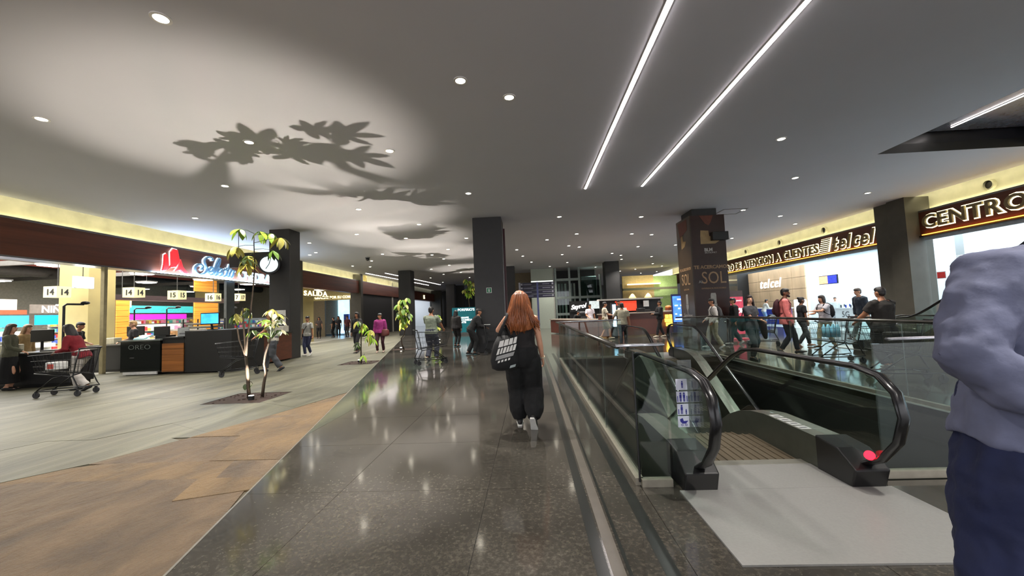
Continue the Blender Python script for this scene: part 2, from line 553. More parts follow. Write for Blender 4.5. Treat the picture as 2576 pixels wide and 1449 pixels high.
# access hatch frame near the wrapped pillar
h = MB()
for a, b in (((7.4, 15.0), (8.3, 15.04)), ((7.4, 15.86), (8.3, 15.9)), ((7.4, 15.04), (7.44, 15.86)), ((8.26, 15.04), (8.3, 15.86))):
    h.box((a[0], a[1], CZ - .012), (b[0], b[1], CZ - .0005))
h.build('hatch_frame', M('hatch_grey', (120, 118, 114), .6), ceiling)

# ---------------------------------------------------------------- long walls above the shops
CONC = M('concrete', (170, 166, 142), 0.8, var=0.12, scale=2.5, bump=0.1)
WOODB = M('dark_wood', (96, 50, 32), 0.45, var=0.3, scale=3.0, stretch=(1, 0.15, 3.0))
WOODR = M('red_wood', (84, 40, 22), 0.45, var=0.3, scale=3.0, stretch=(1, 0.15, 3.0))
STEEL = M('brushed_steel', (120, 120, 122), 0.35, 0.9)
wl = struct(MB().box((-14.2, 2, 4.2), (-13.98, 64, 5.6)).build('wall_left', CONC))
MB().box((-13.98, 2, 4.40), (-13.5, 64, 4.46)).build('ledge', STEEL, wl)
for y0, y1 in ((2, 22.4), (22.9, 31.0), (31.4, 47)):
    MB().box((-13.98, y0, 3.43), (-13.5, y1, 4.40)).build('fascia', WOODB, wl)
MB().box((-13.99, 2, 3.385), (-13.49, 22.4, 3.43)).build('fascia_rail', STEEL, wl)
COL = M('column_grey', (72, 69, 60), 0.6, var=0.1, scale=3)
for y0, y1 in ((22.4, 22.9), (31.0, 31.4)):
    MB().box((-14.2, y0, 0), (-13.35, y1, 4.95)).build('column', COL, wl)
DARKW = M('dark_wall', (40, 39, 38), 0.6, var=0.08, scale=4)
MB().box((-14.2, 31.4, 0), (-13.7, 46.5, 3.43)).build('blind_wall', DARKW, wl)
wr = struct(MB().box((14.3, -6, 4.2), (14.5, 40, 5.6)).build('wall_right', CONC))
MB().box((13.9, -6, 4.36), (14.3, 40, 4.42)).build('ledge', STEEL, wr)
for y0, y1 in ((-6, 14.55), (16.0, 40)):
    MB().box((13.9, y0, 3.53), (14.28, y1, 4.36)).build('fascia', WOODR, wr)
    MB().box((13.85, y0, 3.48), (14.3, y1, 3.53)).build('fascia_rail', M('dark_metal', (60, 56, 52), 0.4, 0.6), wr)
cl = MB()
cl.box((13.45, 14.55, 0), (14.3, 15.25, CZ)); cl.box((13.62, 15.25, 0), (14.3, 16.0, CZ))
cl.build('column', COL, wr)
# cove lights: light lines above the ledges and at the ceiling edges
COVE = M('cove_light', (255, 246, 200), em=9.0, var=0.0)
for x0, x1, nm in ((-13.93, -13.87, wl), (14.2, 14.26, wr)):
    MB().box((x0, 2 if nm is wl else -6, 4.47 if nm is wl else 4.43), (x1, 40, 4.49 if nm is wl else 4.45)).build('cove_strip', COVE, nm)
MB().box((-13.62, 2, 5.02), (-13.56, 46, 5.05)).build('cove_strip', COVE, wl)
MB().box((13.92, -6, 5.02), (13.98, 40, 5.05)).build('cove_strip', COVE, wr)
# warm wash along the foot of the right fascia
WASH = M('amber_strip', (255, 160, 50), em=5.0, var=0.0)
for y0, y1 in ((3, 14.4), (16.2, 31)):
    MB().box((13.80, y0, 3.535), (13.84, y1, 3.555)).build('wash_strip', WASH, wr)
# hall ends
DK = M('end_dark', (34, 33, 31), 0.6)
wb = struct(MB().box((-16, 60, 0), (26, 60.3, 5.2)).build('wall_back', DK))
# roof above the cove gaps so the hall is closed upward
MB().box((-15, -9, 5.6), (-13.2, 64, 5.7)).box((13.6, -9, 5.6), (15, 64, 5.7)).build('cove_roof', CONC, ceiling)

# ---------------------------------------------------------------- pillars
PIL = M('pillar_dark', (38, 37, 37), 0.5, var=0.08, scale=5)
def pillar(x0, x1, y0, y1, label, panels=True):
    t = thing('pillar', label, 'pillar', ((x0 + x1) / 2, (y0 + y1) / 2, 0))
    b = MB().box((x0, y0, 0.0), (x1, y1, CZ)); b.build('shaft', PIL, t, bevel=0.012)
    return t
p_left = pillar(-9.85, -9.05, 14.65, 15.35, 'dark grey square pillar with a round clock, beside the supermarket counter')
p_mid = pillar(-1.98, -0.92, 14.4, 15.5, 'dark grey square pillar with a green sign, behind the person with the tote bag')
p_right = pillar(6.1, 7.0, 14.75, 15.75, 'square pillar inside the dark brown advertising wrap')
pillar(-9.95, -9.0, 29.9, 30.9, 'dark pillar behind the tall leafy plant in the third planting bed')
pillar(5.75, 6.8, 29.9, 30.9, 'dark grey pillar behind the red-brown coffee counter')
pillar(-2.05, -1.05, 30.2, 31.2, 'distant dark pillar half hidden behind the green-sign pillar')
pillar(-9.6, -8.6, 45.5, 46.5, 'far dark pillar left of the plant treetop above the teal banner')
# ---------------------------------------------------------------- ceiling lamps
LENS = M('lamp_lens', (255, 246, 226), em=16.0, var=0.0)
TRIM = M('lamp_trim', (214, 210, 204), 0.5)
def spot(name, loc, power, ang, blend, col, parent, rot=(0, 0, 0), r=0.05):
    l = bpy.data.lights.new(name, 'SPOT')
    l.energy, l.spot_size, l.spot_blend, l.color, l.shadow_soft_size = power, math.radians(ang), blend, col, r
    o = bpy.data.objects.new(name, l); C.objects.link(o)
    o.location, o.rotation_euler = loc, rot
    if parent: o.parent = parent
    return o
DL = [(-4.08, 4.18), (-0.9, 5.77), (-7.98, 6.08), (-0.19, 6.32), (-5.34, 7.35), (-2.83, 8.13), (5.61, 8.68), (-7.66, 9.67), (-1.65, 11.38), (7.76, 11.55), (-5.39, 12.45), (-10.9, 12.48), (11.5, 13.67), (1.26, 14.87), (-4.12, 14.96), (8.25, 15.27), (4.5, 15.56), (-7.11, 16.19), (10.48, 16.68), (-5.44, 17.53), (-9.91, 17.55), (-2.8, 18.17), (2.33, 18.44), (12.3, 18.57), (5.03, 19.1), (6.11, 19.57), (1.0, 19.62), (-11.02, 20.13), (-11.72, 20.78), (-4.26, 21.08), (-8.06, 21.65), (2.29, 21.78), (11.07, 21.81), (-0.59, 22.32), (2.93, 22.37), (-5.55, 22.77), (6.44, 23.24), (8.6, 23.29), (-9.64, 24.04), (-5.27, 24.61), (-0.3, 24.99), (2.19, 25.09), (5.43, 25.6), (-11.73, 26.0), (6.25, 26.77), (-10.87, 26.82), (-5.59, 27.91), (8.69, 28.15), (0.26, 28.23), (2.92, 29.43), (-7.36, 29.83), (6.8, 29.0), (1.73, 31.55), (10.22, 32.89), (-5.66, 33.04), (5.69, 33.7), (-7.33, 34.04), (11.7, 35.17), (-9.16, 36.75), (9.88, 37.02), (-5.69, 38.09), (8.8, 38.35), (12.94, 40.56), (11.65, 41.63), (-9.21, 42.28)]
ZONES = [('between the left shops and the pillar row', -99, -8.4), ('over the lane between pillars and planting beds', -8.4, -6.2), ('over the row of planting beds', -6.2, -5.0), ('between the planting beds and the walkway', -5.0, -2.0), ('over the dark walkway', -2.0, 0.6), ('over the left side of the escalator pit', 0.6, 3.7), ('over the right side of the escalator pit', 3.7, 7.2), ('between the wrapped pillar and the right shops', 7.2, 99)]
proto = None
seen = {}
ringm = MB().disc((0, 0, 0), (0, 0, -1), .075, .105, .014, 20)
lensm = MB().disc((0, 0, 0), (0, 0, -1), 0, .075, .008, 16)
for x, y in sorted(DL, key=lambda p: p[1]):
    zn = [z for z in ZONES if z[1] <= x < z[2]][0][0]
    k = seen.get(zn, 0); seen[zn] = k + 1
    lb = 'round recessed downlight %s, %s of its row' % (zn, ORD[k])
    if proto is None:
        t = proto = thing('downlight', lb, 'downlight', (x, y, CZ), group='recessed ceiling downlights', local=True)
        ringm.build('trim_ring', TRIM, t, smooth=False)
        lensm.build('lens', LENS, t)
    else:
        t = copy_tree(proto, lb, (x, y, CZ))
    spot('downlight_lamp', (0, 0, -0.03), 240 if y < 30 else 150, 110, 0.9, (1.0, 0.95, 0.88), t)
# the hall goes on behind the camera: lamps there too
for q_, (x, y) in enumerate(((-4, -2), (0, -3), (-8, 0), (4, -1.5), (7.5, 3), (3, 1.2), (-2.5, 1.2), (-7, -5), (2, -6), (8, -5))):
    o = copy_tree(proto, 'round recessed downlight behind or above the viewpoint, %s listed' % ORD[q_].replace(' nearest', '').replace('nearest', 'first'), (x, y, CZ))
    spot('downlight_lamp', (0, 0, -0.03), 240, 110, 0.9, (1.0, 0.95, 0.88), o)
LED = M('led_line', (255, 246, 244), em=16.0, var=0.0)
def led(x0, y0, x1, y1, label, k=1.0):
    t = thing('light_strip', label, 'light strip', ((x0 + x1) / 2, (y0 + y1) / 2, CZ), group='linear ceiling lights')
    d = V((x1 - x0, y1 - y0, 0)).normalized(); n = V((-d.y, d.x, 0))
    for wd, z0, z1, mm, nm in ((0.042, CZ - .012, CZ - .001, TRIM, 'frame'), (0.022, CZ - .024, CZ - .012, LED, 'diffuser')):
        a, b = V((x0, y0, 0)), V((x1, y1, 0))
        MB().prism([tuple((p + n * s_ * wd * k).to_2d()) for p, s_ in ((a, -1), (b, -1), (b, 1), (a, 1))], z0, z1).build(nm, mm, t)
led(1.77, -5, 1.77, 11.5, 'long thin white light line in the ceiling, left one of the near pair')
led(3.42, -5, 3.42, 11.55, 'long thin white light line in the ceiling, right one of the near pair')
led(-12.7, 30.5, -11.6, 45.5, 'far thin white light line by the left shops, longer one')
led(-11.35, 31, -10.2, 45.5, 'far thin white light line by the left shops, right of the longer one')
led(10.2, 7.35, 10.2, 9.68, 'white light line in the dark ceiling opening at upper right', .4)
o = bpy.data.objects['light_strip.004']
o.location.z = 5.41
MB().box((9.0, 7.3, 5.41), (12.38, 9.9, 5.5)).build('opening_soffit', M('soffit_gloss', (84, 84, 92), .25), ceiling)
# dome camera
t = thing('dome_camera', 'small dark dome camera under the ceiling right of the clock pillar', 'camera', (-9.3, 22.6, CZ))
MB().disc((-9.3, 22.6, CZ - .001), (0, 0, -1), 0, .13, .05, 16).build('base', M('cam_grey', (110, 108, 104), .5), t)
MB().ball((-9.3, 22.6, CZ - .1), (.11, .11, .11), 12).build('dome', M('cam_dark', (24, 24, 26), .15), t, smooth=True)
# round fittings on the right upper wall
LBL = ['over the word CENTRO', 'over the grey shop column', 'over the large back-lit emblem', 'over the middle of the long back-lit lettering', 'beside the wrapped pillar']
for i, y in enumerate((12.65, 16.05, 19.5, 22.9, 26.4)):
    t = thing('wall_spotlight', 'round dark wall fitting on the lit cove ' + LBL[i], 'spotlight', (14.3, y, 4.75), group='round fittings along the right cove')
    MB().disc((14.298, y, 4.75), (-1, 0, 0), .13, .17, .1, 20).build('rim', CONC, t)
    MB().disc((14.298, y, 4.75), (-1, 0, 0), 0, .13, .03, 18).build('insert', M('fit_dark', (28, 26, 22), .4), t)

# ---------------------------------------------------------------- escalators
RUB = M('handrail_rubber', (20, 20, 21), 0.22)
BLK = M('black_plastic', (15, 15, 16), 0.4)
DECKM = M('deck_steel', (128, 126, 118), 0.3, 0.6, scale=20)
SKIRT = M('skirt_grey', (70, 72, 64), 0.35, 0.4)
TREAD = M('tread_grey', (92, 82, 66), 0.5, 0.3, stretch=(40, 1, 1), scale=3)
WHITE = M('white_plastic', (214, 214, 212), 0.4)
def escalator(name, label, xl, xr, Y0, d, k, n, L, loc):
    """xl, xr handrail centre lines; Y0 newel foot; d travel direction along y; k = -1 down, +1 up"""
    t = thing(name, label, 'escalator', loc)
    P = lambda x, s_, z: (x, Y0 + d * s_, z)
    hand = [(.22, .15), (.02, .16), (-.16, .26), (-.30, .42), (-.36, .60), (-.32, .76), (-.20, .86), (.0, .90), (.7, .90), (1.35, .90)]
    if k < 0: hand += [(1.6, .875), (1.85, .79), (2.1, .66)]
    else: hand += [(1.6, .925), (1.85, 1.01), (2.1, 1.14)]
    s0, z0 = hand[-1]
    hand.append((s0 + L, z0 + k * .577 * L))
    for x in (xl, xr):
        MB().tube([P(x, a, b) for a, b in hand], [(.042, .022)] * len(hand), 10, side=(1, 0, 0), rnd_cap=False).build('handrail', RUB, t, smooth=True)
        # glass with a steel channel
        deck = lambda s_: .27 if s_ < 1.1 else (.27 + k * .577 * max(0, s_ - 1.55) + (k * .04 if 1.1 < s_ < 1.55 else 0))
        top = [(a, b - .03) for a, b in hand[2:]]
        bot = [(s0 + L, z0 + k * .577 * L - .62), (1.6, .27 + k * .03), (1.1, .268), (.15, .268)]
        poly = [(Y0 + d * a, b) for a, b in top] + [(Y0 + d * a, b) for a, b in bot]
        MB().ext(poly, (x - .006, 0, 0), (0, 1, 0), (0, 0, 1), (1, 0, 0), .012).build('glass_panel', GLASS, t)
        # deck: a long box that follows the run
        dk = [(.05, .0), (-.04, .14), (.12, .25), (.2, .27), (1.1, .27), (1.35, .27 + k * .03), (1.6, .27 + k * .09), (1.85, .27 + k * .19)]
        e0, e1 = dk[-1]
        dk.append((e0 + L, e1 + k * .577 * L))
        side = dk + [(e0 + L, e1 + k * .577 * L - .9), (e0, e1 - .9), (.05, -.35)]
        mb = MB()
        w_ = .115
        m = len(side)
        vs = [P(x - w_, a, b) for a, b in side] + [P(x + w_, a, b) for a, b in side]
        mb.add(vs, [tuple(range(m)), tuple(range(2 * m - 1, m - 1, -1))], 0)
        for i in range(m):
            j = (i + 1) % m
            mb.add([vs[i], vs[j], vs[m + j], vs[m + i]], [(0, 1, 2, 3)], 1 if 3 <= i <= 7 else (2 if i < 3 else 0))
        mb.build('deck', [SKIRT, DECKM, BLK], t)
        nb = MB()
        nb.ext([(Y0 + d * a, b) for a, b in ((.26, 0), (-.02, 0), (-.07, .15), (.10, .262), (.34, .29), (.34, .0))], (x - .128, 0, 0), (0, 1, 0), (0, 0, 1), (1, 0, 0), .256)
        nb.build('newel_base', BLK, t, bevel=.012)
    # treads
    a_, b_ = xl + .12, xr - .12
    for i in range(n):
        s_ = .55 + .4 * i
        z = 0.0 if i < 2 else k * (.577 * .4 * (i - 2) + .1)
        y0_, y1_ = sorted((Y0 + d * s_, Y0 + d * (s_ + .395)))
        stp = MB().box((a_, y0_, z - .26), (b_, y1_, z - .012))
        for q in range(14):
            xx = a_ + .02 + (b_ - a_ - .06) * q / 13
            stp.box((xx, y0_, z - .012), (xx + .018, y1_, z - .003))
        stp.build('step', TREAD, t)
    y0_, y1_ = sorted((Y0 - .92 * d, Y0 + .44 * d))
    MB().box((xl - .16, y0_, .001), (xr + .16, Y0 - .02 * d if d > 0 else y1_, .012) if d > 0 else (xr + .16, y1_, .012)).build('landing_plate', M('landing_steel', (136, 135, 132), 0.42, 0.25, scale=60, var=0.05), t)
    y0_, y1_ = sorted((Y0 - .02 * d, Y0 + .44 * d))
    MB().box((a_, y0_, .0015), (b_, y1_, .0135)).build('landing_plate', MATS['landing_steel'], t)
    y0_, y1_ = sorted((Y0 + .44 * d, Y0 + .56 * d))
    cb = MB().box((a_, y0_, -.01), (b_, y1_, .009))
    cb.build('comb_plate', M('comb_steel', (150, 148, 138), 0.35, 0.6), t)
    return t
e1 = escalator('escalator', 'down escalator with thick black handrails and red stop button, nearest the viewer', 1.245, 2.485, 3.2, 1, -1, 11, 7.5, (1.865, 3.2, 0))
e2 = escalator('escalator', 'down escalator whose upper end is at the far side of the pit', 2.79, 4.03, 11.6, -1, -1, 11, 7.5, (3.41, 11.6, 0))
e3 = escalator('escalator', 'up escalator rising to the dark ceiling opening, behind the person in dark brown', 9.2, 10.44, 11.7, -1, 1, 20, 11.0, (9.8, 11.7, 0))
b_ = MB().disc((2.44, 3.10, .265), V((-.25, -.7, .62)), 0, .032, .02, 18)
b_.build('stop_button', M('red_lit', (255, 30, 50), em=2.2, var=0), e1)
# pictogram plates on the near right deck
for y, ww in ((3.75, .09), (3.88, .09), (4.01, .09), (4.14, .09), (3.45, .1)):
    MB().box((2.39, y, .2695), (2.39 + ww, y + .1, .2725)).build('notice_plate', WHITE, e1)
    MB().box((2.405, y + .03, .2727), (2.39 + ww - .015, y + .06, .2733)).build('notice_print', M('print_grey', (120, 120, 124), .5), e1)
# safety pictograms in front of the left newel
pt = thing('pictogram_strip', 'clear strip with four blue and white safety pictograms at the left newel', 'sign', (1.19, 3.315, 0))
MB().box((1.095, 3.312, .10), (1.285, 3.318, .98)).build('acrylic_strip', GLASS, pt)
NAVY = M('pictogram_blue', (40, 40, 130), .5)
WPIC = M('pictogram_white', (206, 206, 222), .5)
for i, z in enumerate((.785, .685, .587, .49)):
    x = 1.195
    pl = MB().box((x - .045, 3.305, z - .044), (x + .045, 3.311, z + .044)).build('pictogram', WPIC, pt, bevel=.004)
    g = MB()
    y = 3.3045
    def person_mark(g, cx, cz, h):
        g.disc((cx, y, cz + h * .42), (0, -1, 0), 0, h * .11, .001, 10)
        g.box((cx - h * .12, y - .001, cz - h * .08), (cx + h * .12, y, cz + h * .29))
        g.box((cx - h * .10, y - .001, cz - h * .5), (cx - h * .02, y, cz - h * .08))
        g.box((cx + h * .02, y - .001, cz - h * .5), (cx + h * .10, y, cz - h * .08))
    if i == 0: person_mark(g, x + .004, z, .055)
    elif i == 1:
        person_mark(g, x - .014, z, .07); person_mark(g, x + .014, z, .07)
        g.box((x - .04, y - .001, z - .036), (x - .034, y, z + .01)); g.box((x + .034, y - .001, z - .036), (x + .04, y, z + .01))
    elif i == 2:
        person_mark(g, x - .01, z, .07); person_mark(g, x + .024, z - .018, .04); g.box((x - .038, y - .001, z - .036), (x - .032, y, z + .004))
    else:
        g.ext([(-.03, .02), (-.026, .0), (-.01, -.014), (.016, -.014), (.03, .002), (.036, .008), (.0, .006), (-.008, .03)], (x, y, z), (1, 0, 0), (0, 0, 1), (0, -1, 0), .001)
        g.disc((x - .014, y, z - .024), (0, -1, 0), .006, .009, .001, 10); g.disc((x + .018, y, z - .024), (0, -1, 0), .006, .009, .001, 10)
    g.build('pictogram_mark', NAVY, pl)

# ---------------------------------------------------------------- pit and glass balustrades
PITM = M('pit_panel', (38, 39, 37), 0.35, var=0.1, scale=2)
pw = MB()
pw.box((PX0 - .1, PY0 - .1, -5.4), (PX0, PY1 + .1, -.4)).box((PX1, PY0 - .1, -5.4), (PX1 + .1, PY1 + .1, -.4))
pw.box((PX0, PY0 - .1, -5.4), (PX1, PY0, -.4)).box((PX0, PY1, -5.4), (PX1, PY1 + .1, -.4))
struct(pw.build('trim_1', PITM))
struct(MB().box((-6, -2, -5.6), (14, 22, -5.4)).build('trim_2', M('lower_floor', (120, 118, 108), .3)))
area_light('lower_floor_light', (3, 7.5, -1.2), 3.5, 5, 55, (1, .95, .85), (0, 0, 0))
RAILM = M('rail_metal', (92, 90, 86), 0.25, 0.85)
SILV = M('rail_silver', (186, 188, 196), 0.22, 0.8)
CHAN = M('channel_steel', (156, 150, 136), 0.4, 0.6)
def balustrade(label, runs, rail, capz, loc, railm=RAILM):
    t = thing('glass_balustrade', label, 'balustrade', loc)
    for (x0, y0), (x1, y1), n in runs:
        a, b = V((x0, y0, 0)), V((x1, y1, 0))
        d = (b - a).normalized(); nn = V((-d.y, d.x, 0))
        L = (b - a).length
        for i in range(n):
            p, q = a + d * (L * i / n + .004), a + d * (L * (i + 1) / n - .004)
            MB().prism([tuple((v_ + nn * s_ * .008).to_2d()) for v_, s_ in ((p, -1), (q, -1), (q, 1), (p, 1))], .03, capz - .03).build('glass_pane', GLASS, t)
            MB().tube([q + V((0, 0, .06)), q + V((0, 0, capz - .03))], .004, 5).build('joint', M('joint_grey', (90, 96, 92), .4), t) if i < n - 1 else None
        MB().prism([tuple((v_ + nn * s_ * .032).to_2d()) for v_, s_ in ((a, -1), (b, -1), (b, 1), (a, 1))], 0.0, .055).build('floor_channel', CHAN, t)
    for pts, mm, r in rail:
        MB().tube(pts, [r] * len(pts), 8, side=(0, 0, 1)).build('rail', mm, t, smooth=True)
    return t
bl = balustrade('glass balustrade with dark rail beside the walkway, left of the escalators', [((.82, 3.31), (.82, 11.65), 6), ((.83, 3.3), (1.07, 3.3), 1), ((.82, 11.66), (2.62, 11.66), 1)],
    [([(.76, 3.6, 1.08), (.76, 11.7, 1.08)], RAILM, (.022, .03)), ([(.745, 3.6, 1.085), (1.16, 3.6, 1.085)], SILV, (.014, .06)), ([(.76, 11.72, 1.08), (2.62, 11.72, 1.08)], SILV, (.02, .03))], 1.08, (.82, 7, 0))
br = balustrade('glass balustrade along the right side of the escalator pit, before the person in pink', [((5.1, 3.37), (5.1, 11.65), 7), ((2.74, 3.36), (5.1, 3.36), 2), ((4.2, 11.66), (5.1, 11.66), 1)],
    [([(5.17, 3.3, 1.08), (5.17, 11.7, 1.08)], RAILM, (.024, .028)), ([(2.95, 3.44, 1.075), (5.17, 3.44, 1.075)], SILV, (.014, .045)), ([(4.2, 11.72, 1.08), (5.17, 11.72, 1.08)], RAILM, (.02, .03))], 1.08, (5.1, 7, 0))
MB().tube([(.82, 3.3, .03), (.82, 3.3, 1.06)], .008, 6).build('corner_profile', BLK, bl)
for y in (4.2, 5.8, 7.4, 9.0, 10.6):
    for x0, x1, tt in ((.77, .82, bl), (5.1, 5.16, br)):
        MB().tube([(x0, y, 1.05), (x1, y, 1.02)], .012, 6).build('bracket', SILV, tt)
# nosing at the right edge of the pit
MB().box((PX1, PY0, -.1), (PX1 + .14, PY1, .003)).build('edge_nosing', M('nosing_light', (170, 178, 172), .3), floor)
# ---------------------------------------------------------------- left: supermarket
BEIGE = M('market_beige', (160, 146, 98), 0.7, var=0.08, scale=1.5)
MWALL = M('market_wall', (176, 172, 158), 0.8)
MCEIL = M('market_ceiling', (64, 62, 60), 0.8)
iw = MB()
iw.box((-30.2, 3, 0), (-30, 39, 5.6)).box((-30, 3, 0), (-13.6, 3.2, 5.6)).box((-30, 39, 0), (-13.6, 39.2, 5.6))
m_in = struct(iw.build('wall_market', MWALL))
MB().box((-30.2, 3, 5.5), (-14.2, 39.2, 5.6)).build('market_roof', MCEIL, m_in)
for i, (x, z, r) in enumerate(((-15.6, 4.7, .28), (-18.2, 4.9, .2), (-20.5, 4.6, .34), (-24, 4.8, .22), (-27, 4.7, .3))):
    MB().tube([(x, 3.3, z), (x, 38.8, z)], r, 10).build('air_duct', M('duct_%d' % (i % 2), ((96, 94, 92), (120, 52, 46))[1 if i == 1 else 0], .5, .3), m_in, smooth=True)
for y in (9, 12.6, 16, 21, 27):
    MB().box((-29.9, y, 4.3), (-14.3, y + .16, 4.5)).build('ceiling_beam', M('beam_grey', (88, 86, 84), .6), m_in)
pl = MB().box((-18.2, 14.6, 0), (-17.0, 15.6, 5.5)); pl.build('column', BEIGE, m_in)
MB().box((-15.4, 24.9, 0), (-14.6, 26.3, 5.5)).build('column', BEIGE, m_in)
MB().box((-24.4, 28, 0), (-23.4, 29, 5.5)).build('column', BEIGE, m_in)
MB().box((-17.8, 15.7, 2.62), (-17.3, 23, 2.84)).build('soffit_beam', M('soffit_plum', (52, 36, 40), .5), m_in)
# frame posts of the shop front
FRM = M('frame_metal', (150, 140, 108), .4, .4)
FRG = M('frame_grey', (80, 82, 80), .4, .3)
for y0, y1, mm in ((12.04, 12.14, FRM), (17.16, 17.65, FRG), (3.2, 3.4, FRG)):
    MB().box((-13.62, y0, 0), (-13.5, y1, 3.43)).build('frame_post', mm, m_in)
# hanging square light panels
PANEL = M('panel_light', (255, 250, 240), em=9.0, var=0)
pan = None
PROWS = [('front row', -15.6), ('second row', -18.6), ('third row', -22.0), ('back row', -26.0)]
for nm, x in PROWS:
    for k in range(7):
        y = 7.5 + 3.6 * k + (0 if x < -17 else .8) * .5
        lb = 'white square ceiling light in the supermarket, %s, %s' % (nm, ORD[k])
        if pan is None:
            pan = t = thing('panel_lamp', lb, 'ceiling light', (x, y, 3.95), group='supermarket ceiling lights', local=True)
            MB().box((-.34, -.34, .03), (.34, .34, .10)).build('housing', M('housing_grey', (130, 130, 130), .5), t)
            MB().box((-.30, -.30, 0), (.30, .30, .03)).build('diffuser', PANEL, t)
            MB().tube([(0, 0, .1), (0, 0, 1.5)], .012, 6).build('hanger', M('wire', (50, 50, 50), .5), t)
        else: copy_tree(pan, lb, (x, y, 3.95))
# numbered till signs
CREAM = M('sign_cream', (206, 196, 150), .5, em=.25, var=.03)
BLKT = M('print_black', (24, 24, 24), .6)
for num, x, y, z, lab in (('14', -16.2, 15.6, 2.85, 'with 14, over the till left of the orange wall panel'), ('15', -16.2, 17.6, 2.83, 'with 15, middle of the hanging number signs'), ('16', -16.2, 19.7, 2.8, 'with 16, next to the grey frame post'), ('14', -17.2, 13.75, 2.82, 'with 14, left of the beige column'), ('13', -19.5, 18.2, 2.6, 'with 13, smaller and behind'), ('17', -16.6, 22.0, 2.9, 'with 17, behind the top of the tall plant')):
    t = thing('till_sign', 'cream box sign ' + lab, 'sign', (x, y, z - .25), math.radians(0), 'hanging till number signs')
    s_ = .24
    a = math.radians(3)
    q = lambda u, v_: (x + u * math.cos(a) - v_ * math.sin(a), y + u * math.sin(a) + v_ * math.cos(a))
    MB().prism([q(-s_, -s_), q(s_, -s_), q(s_, s_), q(-s_, s_)], z - .2, z + .2).build('box', CREAM, t)
    MB().tube([(x, y, z + .2), (x, y, 5.4)], .015, 6).build('hanger', MATS['wire'], t)
    for (ux, n_) in (((math.cos(a), math.sin(a), 0), q(0, -s_ - .006)), ((-math.sin(a), math.cos(a), 0), q(s_ + .006, 0))):
        text('number', num, .3, (n_[0], n_[1], z - .11), ux, BLKT, t, .003, off=.008)
# light-box and banners inside
t = thing('light_box_sign', 'bright white hanging light box before the beige column', 'sign', (-15.0, 12.75, 2.8))
MB().box((-15.04, 12.42, 2.8), (-14.96, 13.02, 3.2)).build('frame', M('frame_white', (190, 196, 200), .4), t)
MB().box((-14.958, 12.45, 2.82), (-14.94, 12.99, 3.18)).build('lit_face', M('lit_white', (250, 255, 252), em=5.0, var=0), t)
MB().tube([(-15.0, 12.7, 3.2), (-15.0, 12.7, 5.4)], .012, 6).build('hanger', MATS['wire'], t)
def board(name, label, cat, x, y0, y1, z0, z1, mm, txt=None, tm=None, ts=.3, group=None):
    t = thing(name, label, cat, (x, (y0 + y1) / 2, z0))
    MB().box((x - .05, y0, z0), (x, y1, z1)).build('board', mm, t)
    if txt: text('lettering', txt, ts, (x + .006, (y0 + y1) / 2, (z0 + z1) / 2 - ts * .36), (0, 1, 0), tm, t, .004, off=.01)
    return t
WL = M('letter_white', (240, 240, 240), .5, em=.8, var=0)
board('banner', 'teal banner high over the shelves behind the supermarket counter', 'banner', -24, 22.3, 27.7, 2.3, 2.75, M('teal_banner', (70, 190, 190), .5, em=.5))
board('banner', 'magenta banner below the teal one over the shelves', 'banner', -22, 20.4, 24.6, 1.85, 2.15, M('magenta_banner', (220, 40, 190), .5, em=.5))
board('banner', 'pale banner at left with a red band in the supermarket', 'banner', -24, 14.6, 17.6, 2.45, 2.95, M('pale_banner', (216, 206, 186), .5, em=.2))
board('banner', 'red band sign under the pale banner at left', 'banner', -23.9, 14.6, 17.9, 2.25, 2.45, M('red_banner', (196, 70, 40), .5, em=.3))
board('department_sign', 'grey department sign with white word NIÑAS', 'sign', -22, 16.6, 18.6, 2.22, 2.62, M('dept_grey', (112, 104, 98), .6), 'NIÑAS', WL, .42)
board('blue_board', 'bright blue wall board left of the beige column', 'board', -18.4, 14.05, 15.2, 1.66, 2.02, M('blue_lit', (20, 150, 240), .4, em=1.2))
board('blue_board', 'long pale blue display board behind the left till customers', 'board', -18.6, 11.6, 14.0, 1.6, 2.02, M('blue_lit_pale', (60, 150, 220), .4, em=.9))
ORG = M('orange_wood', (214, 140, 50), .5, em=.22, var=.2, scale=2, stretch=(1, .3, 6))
def slats(label, x, y0, y1, z0, z1, n):
    t = thing('wood_cladding', label, 'panel', (x, (y0 + y1) / 2, z0))
    for i in range(n):
        a, b = z0 + (z1 - z0) * i / n, z0 + (z1 - z0) * (i + 1) / n - .012
        MB().box((x - .04, y0, a), (x + rnd.uniform(0, .012), y1, b)).build('plank', ORG, t)
    MB().box((x - .08, y0, z0), (x - .041, y1, z1)).build('backing', M('backing', (90, 60, 30), .7), t)
slats('tall orange wood panel beside the beige column in the supermarket', -19.0, 17.5, 18.1, .4, 2.75, 9)
slats('wide orange wood panel behind the blue monitor', -20.0, 22.9, 24.7, 1.0, 3.0, 8)
slats('orange wood panel high above the wide one', -20.0, 22.9, 24.6, 3.45, 4.2, 4)
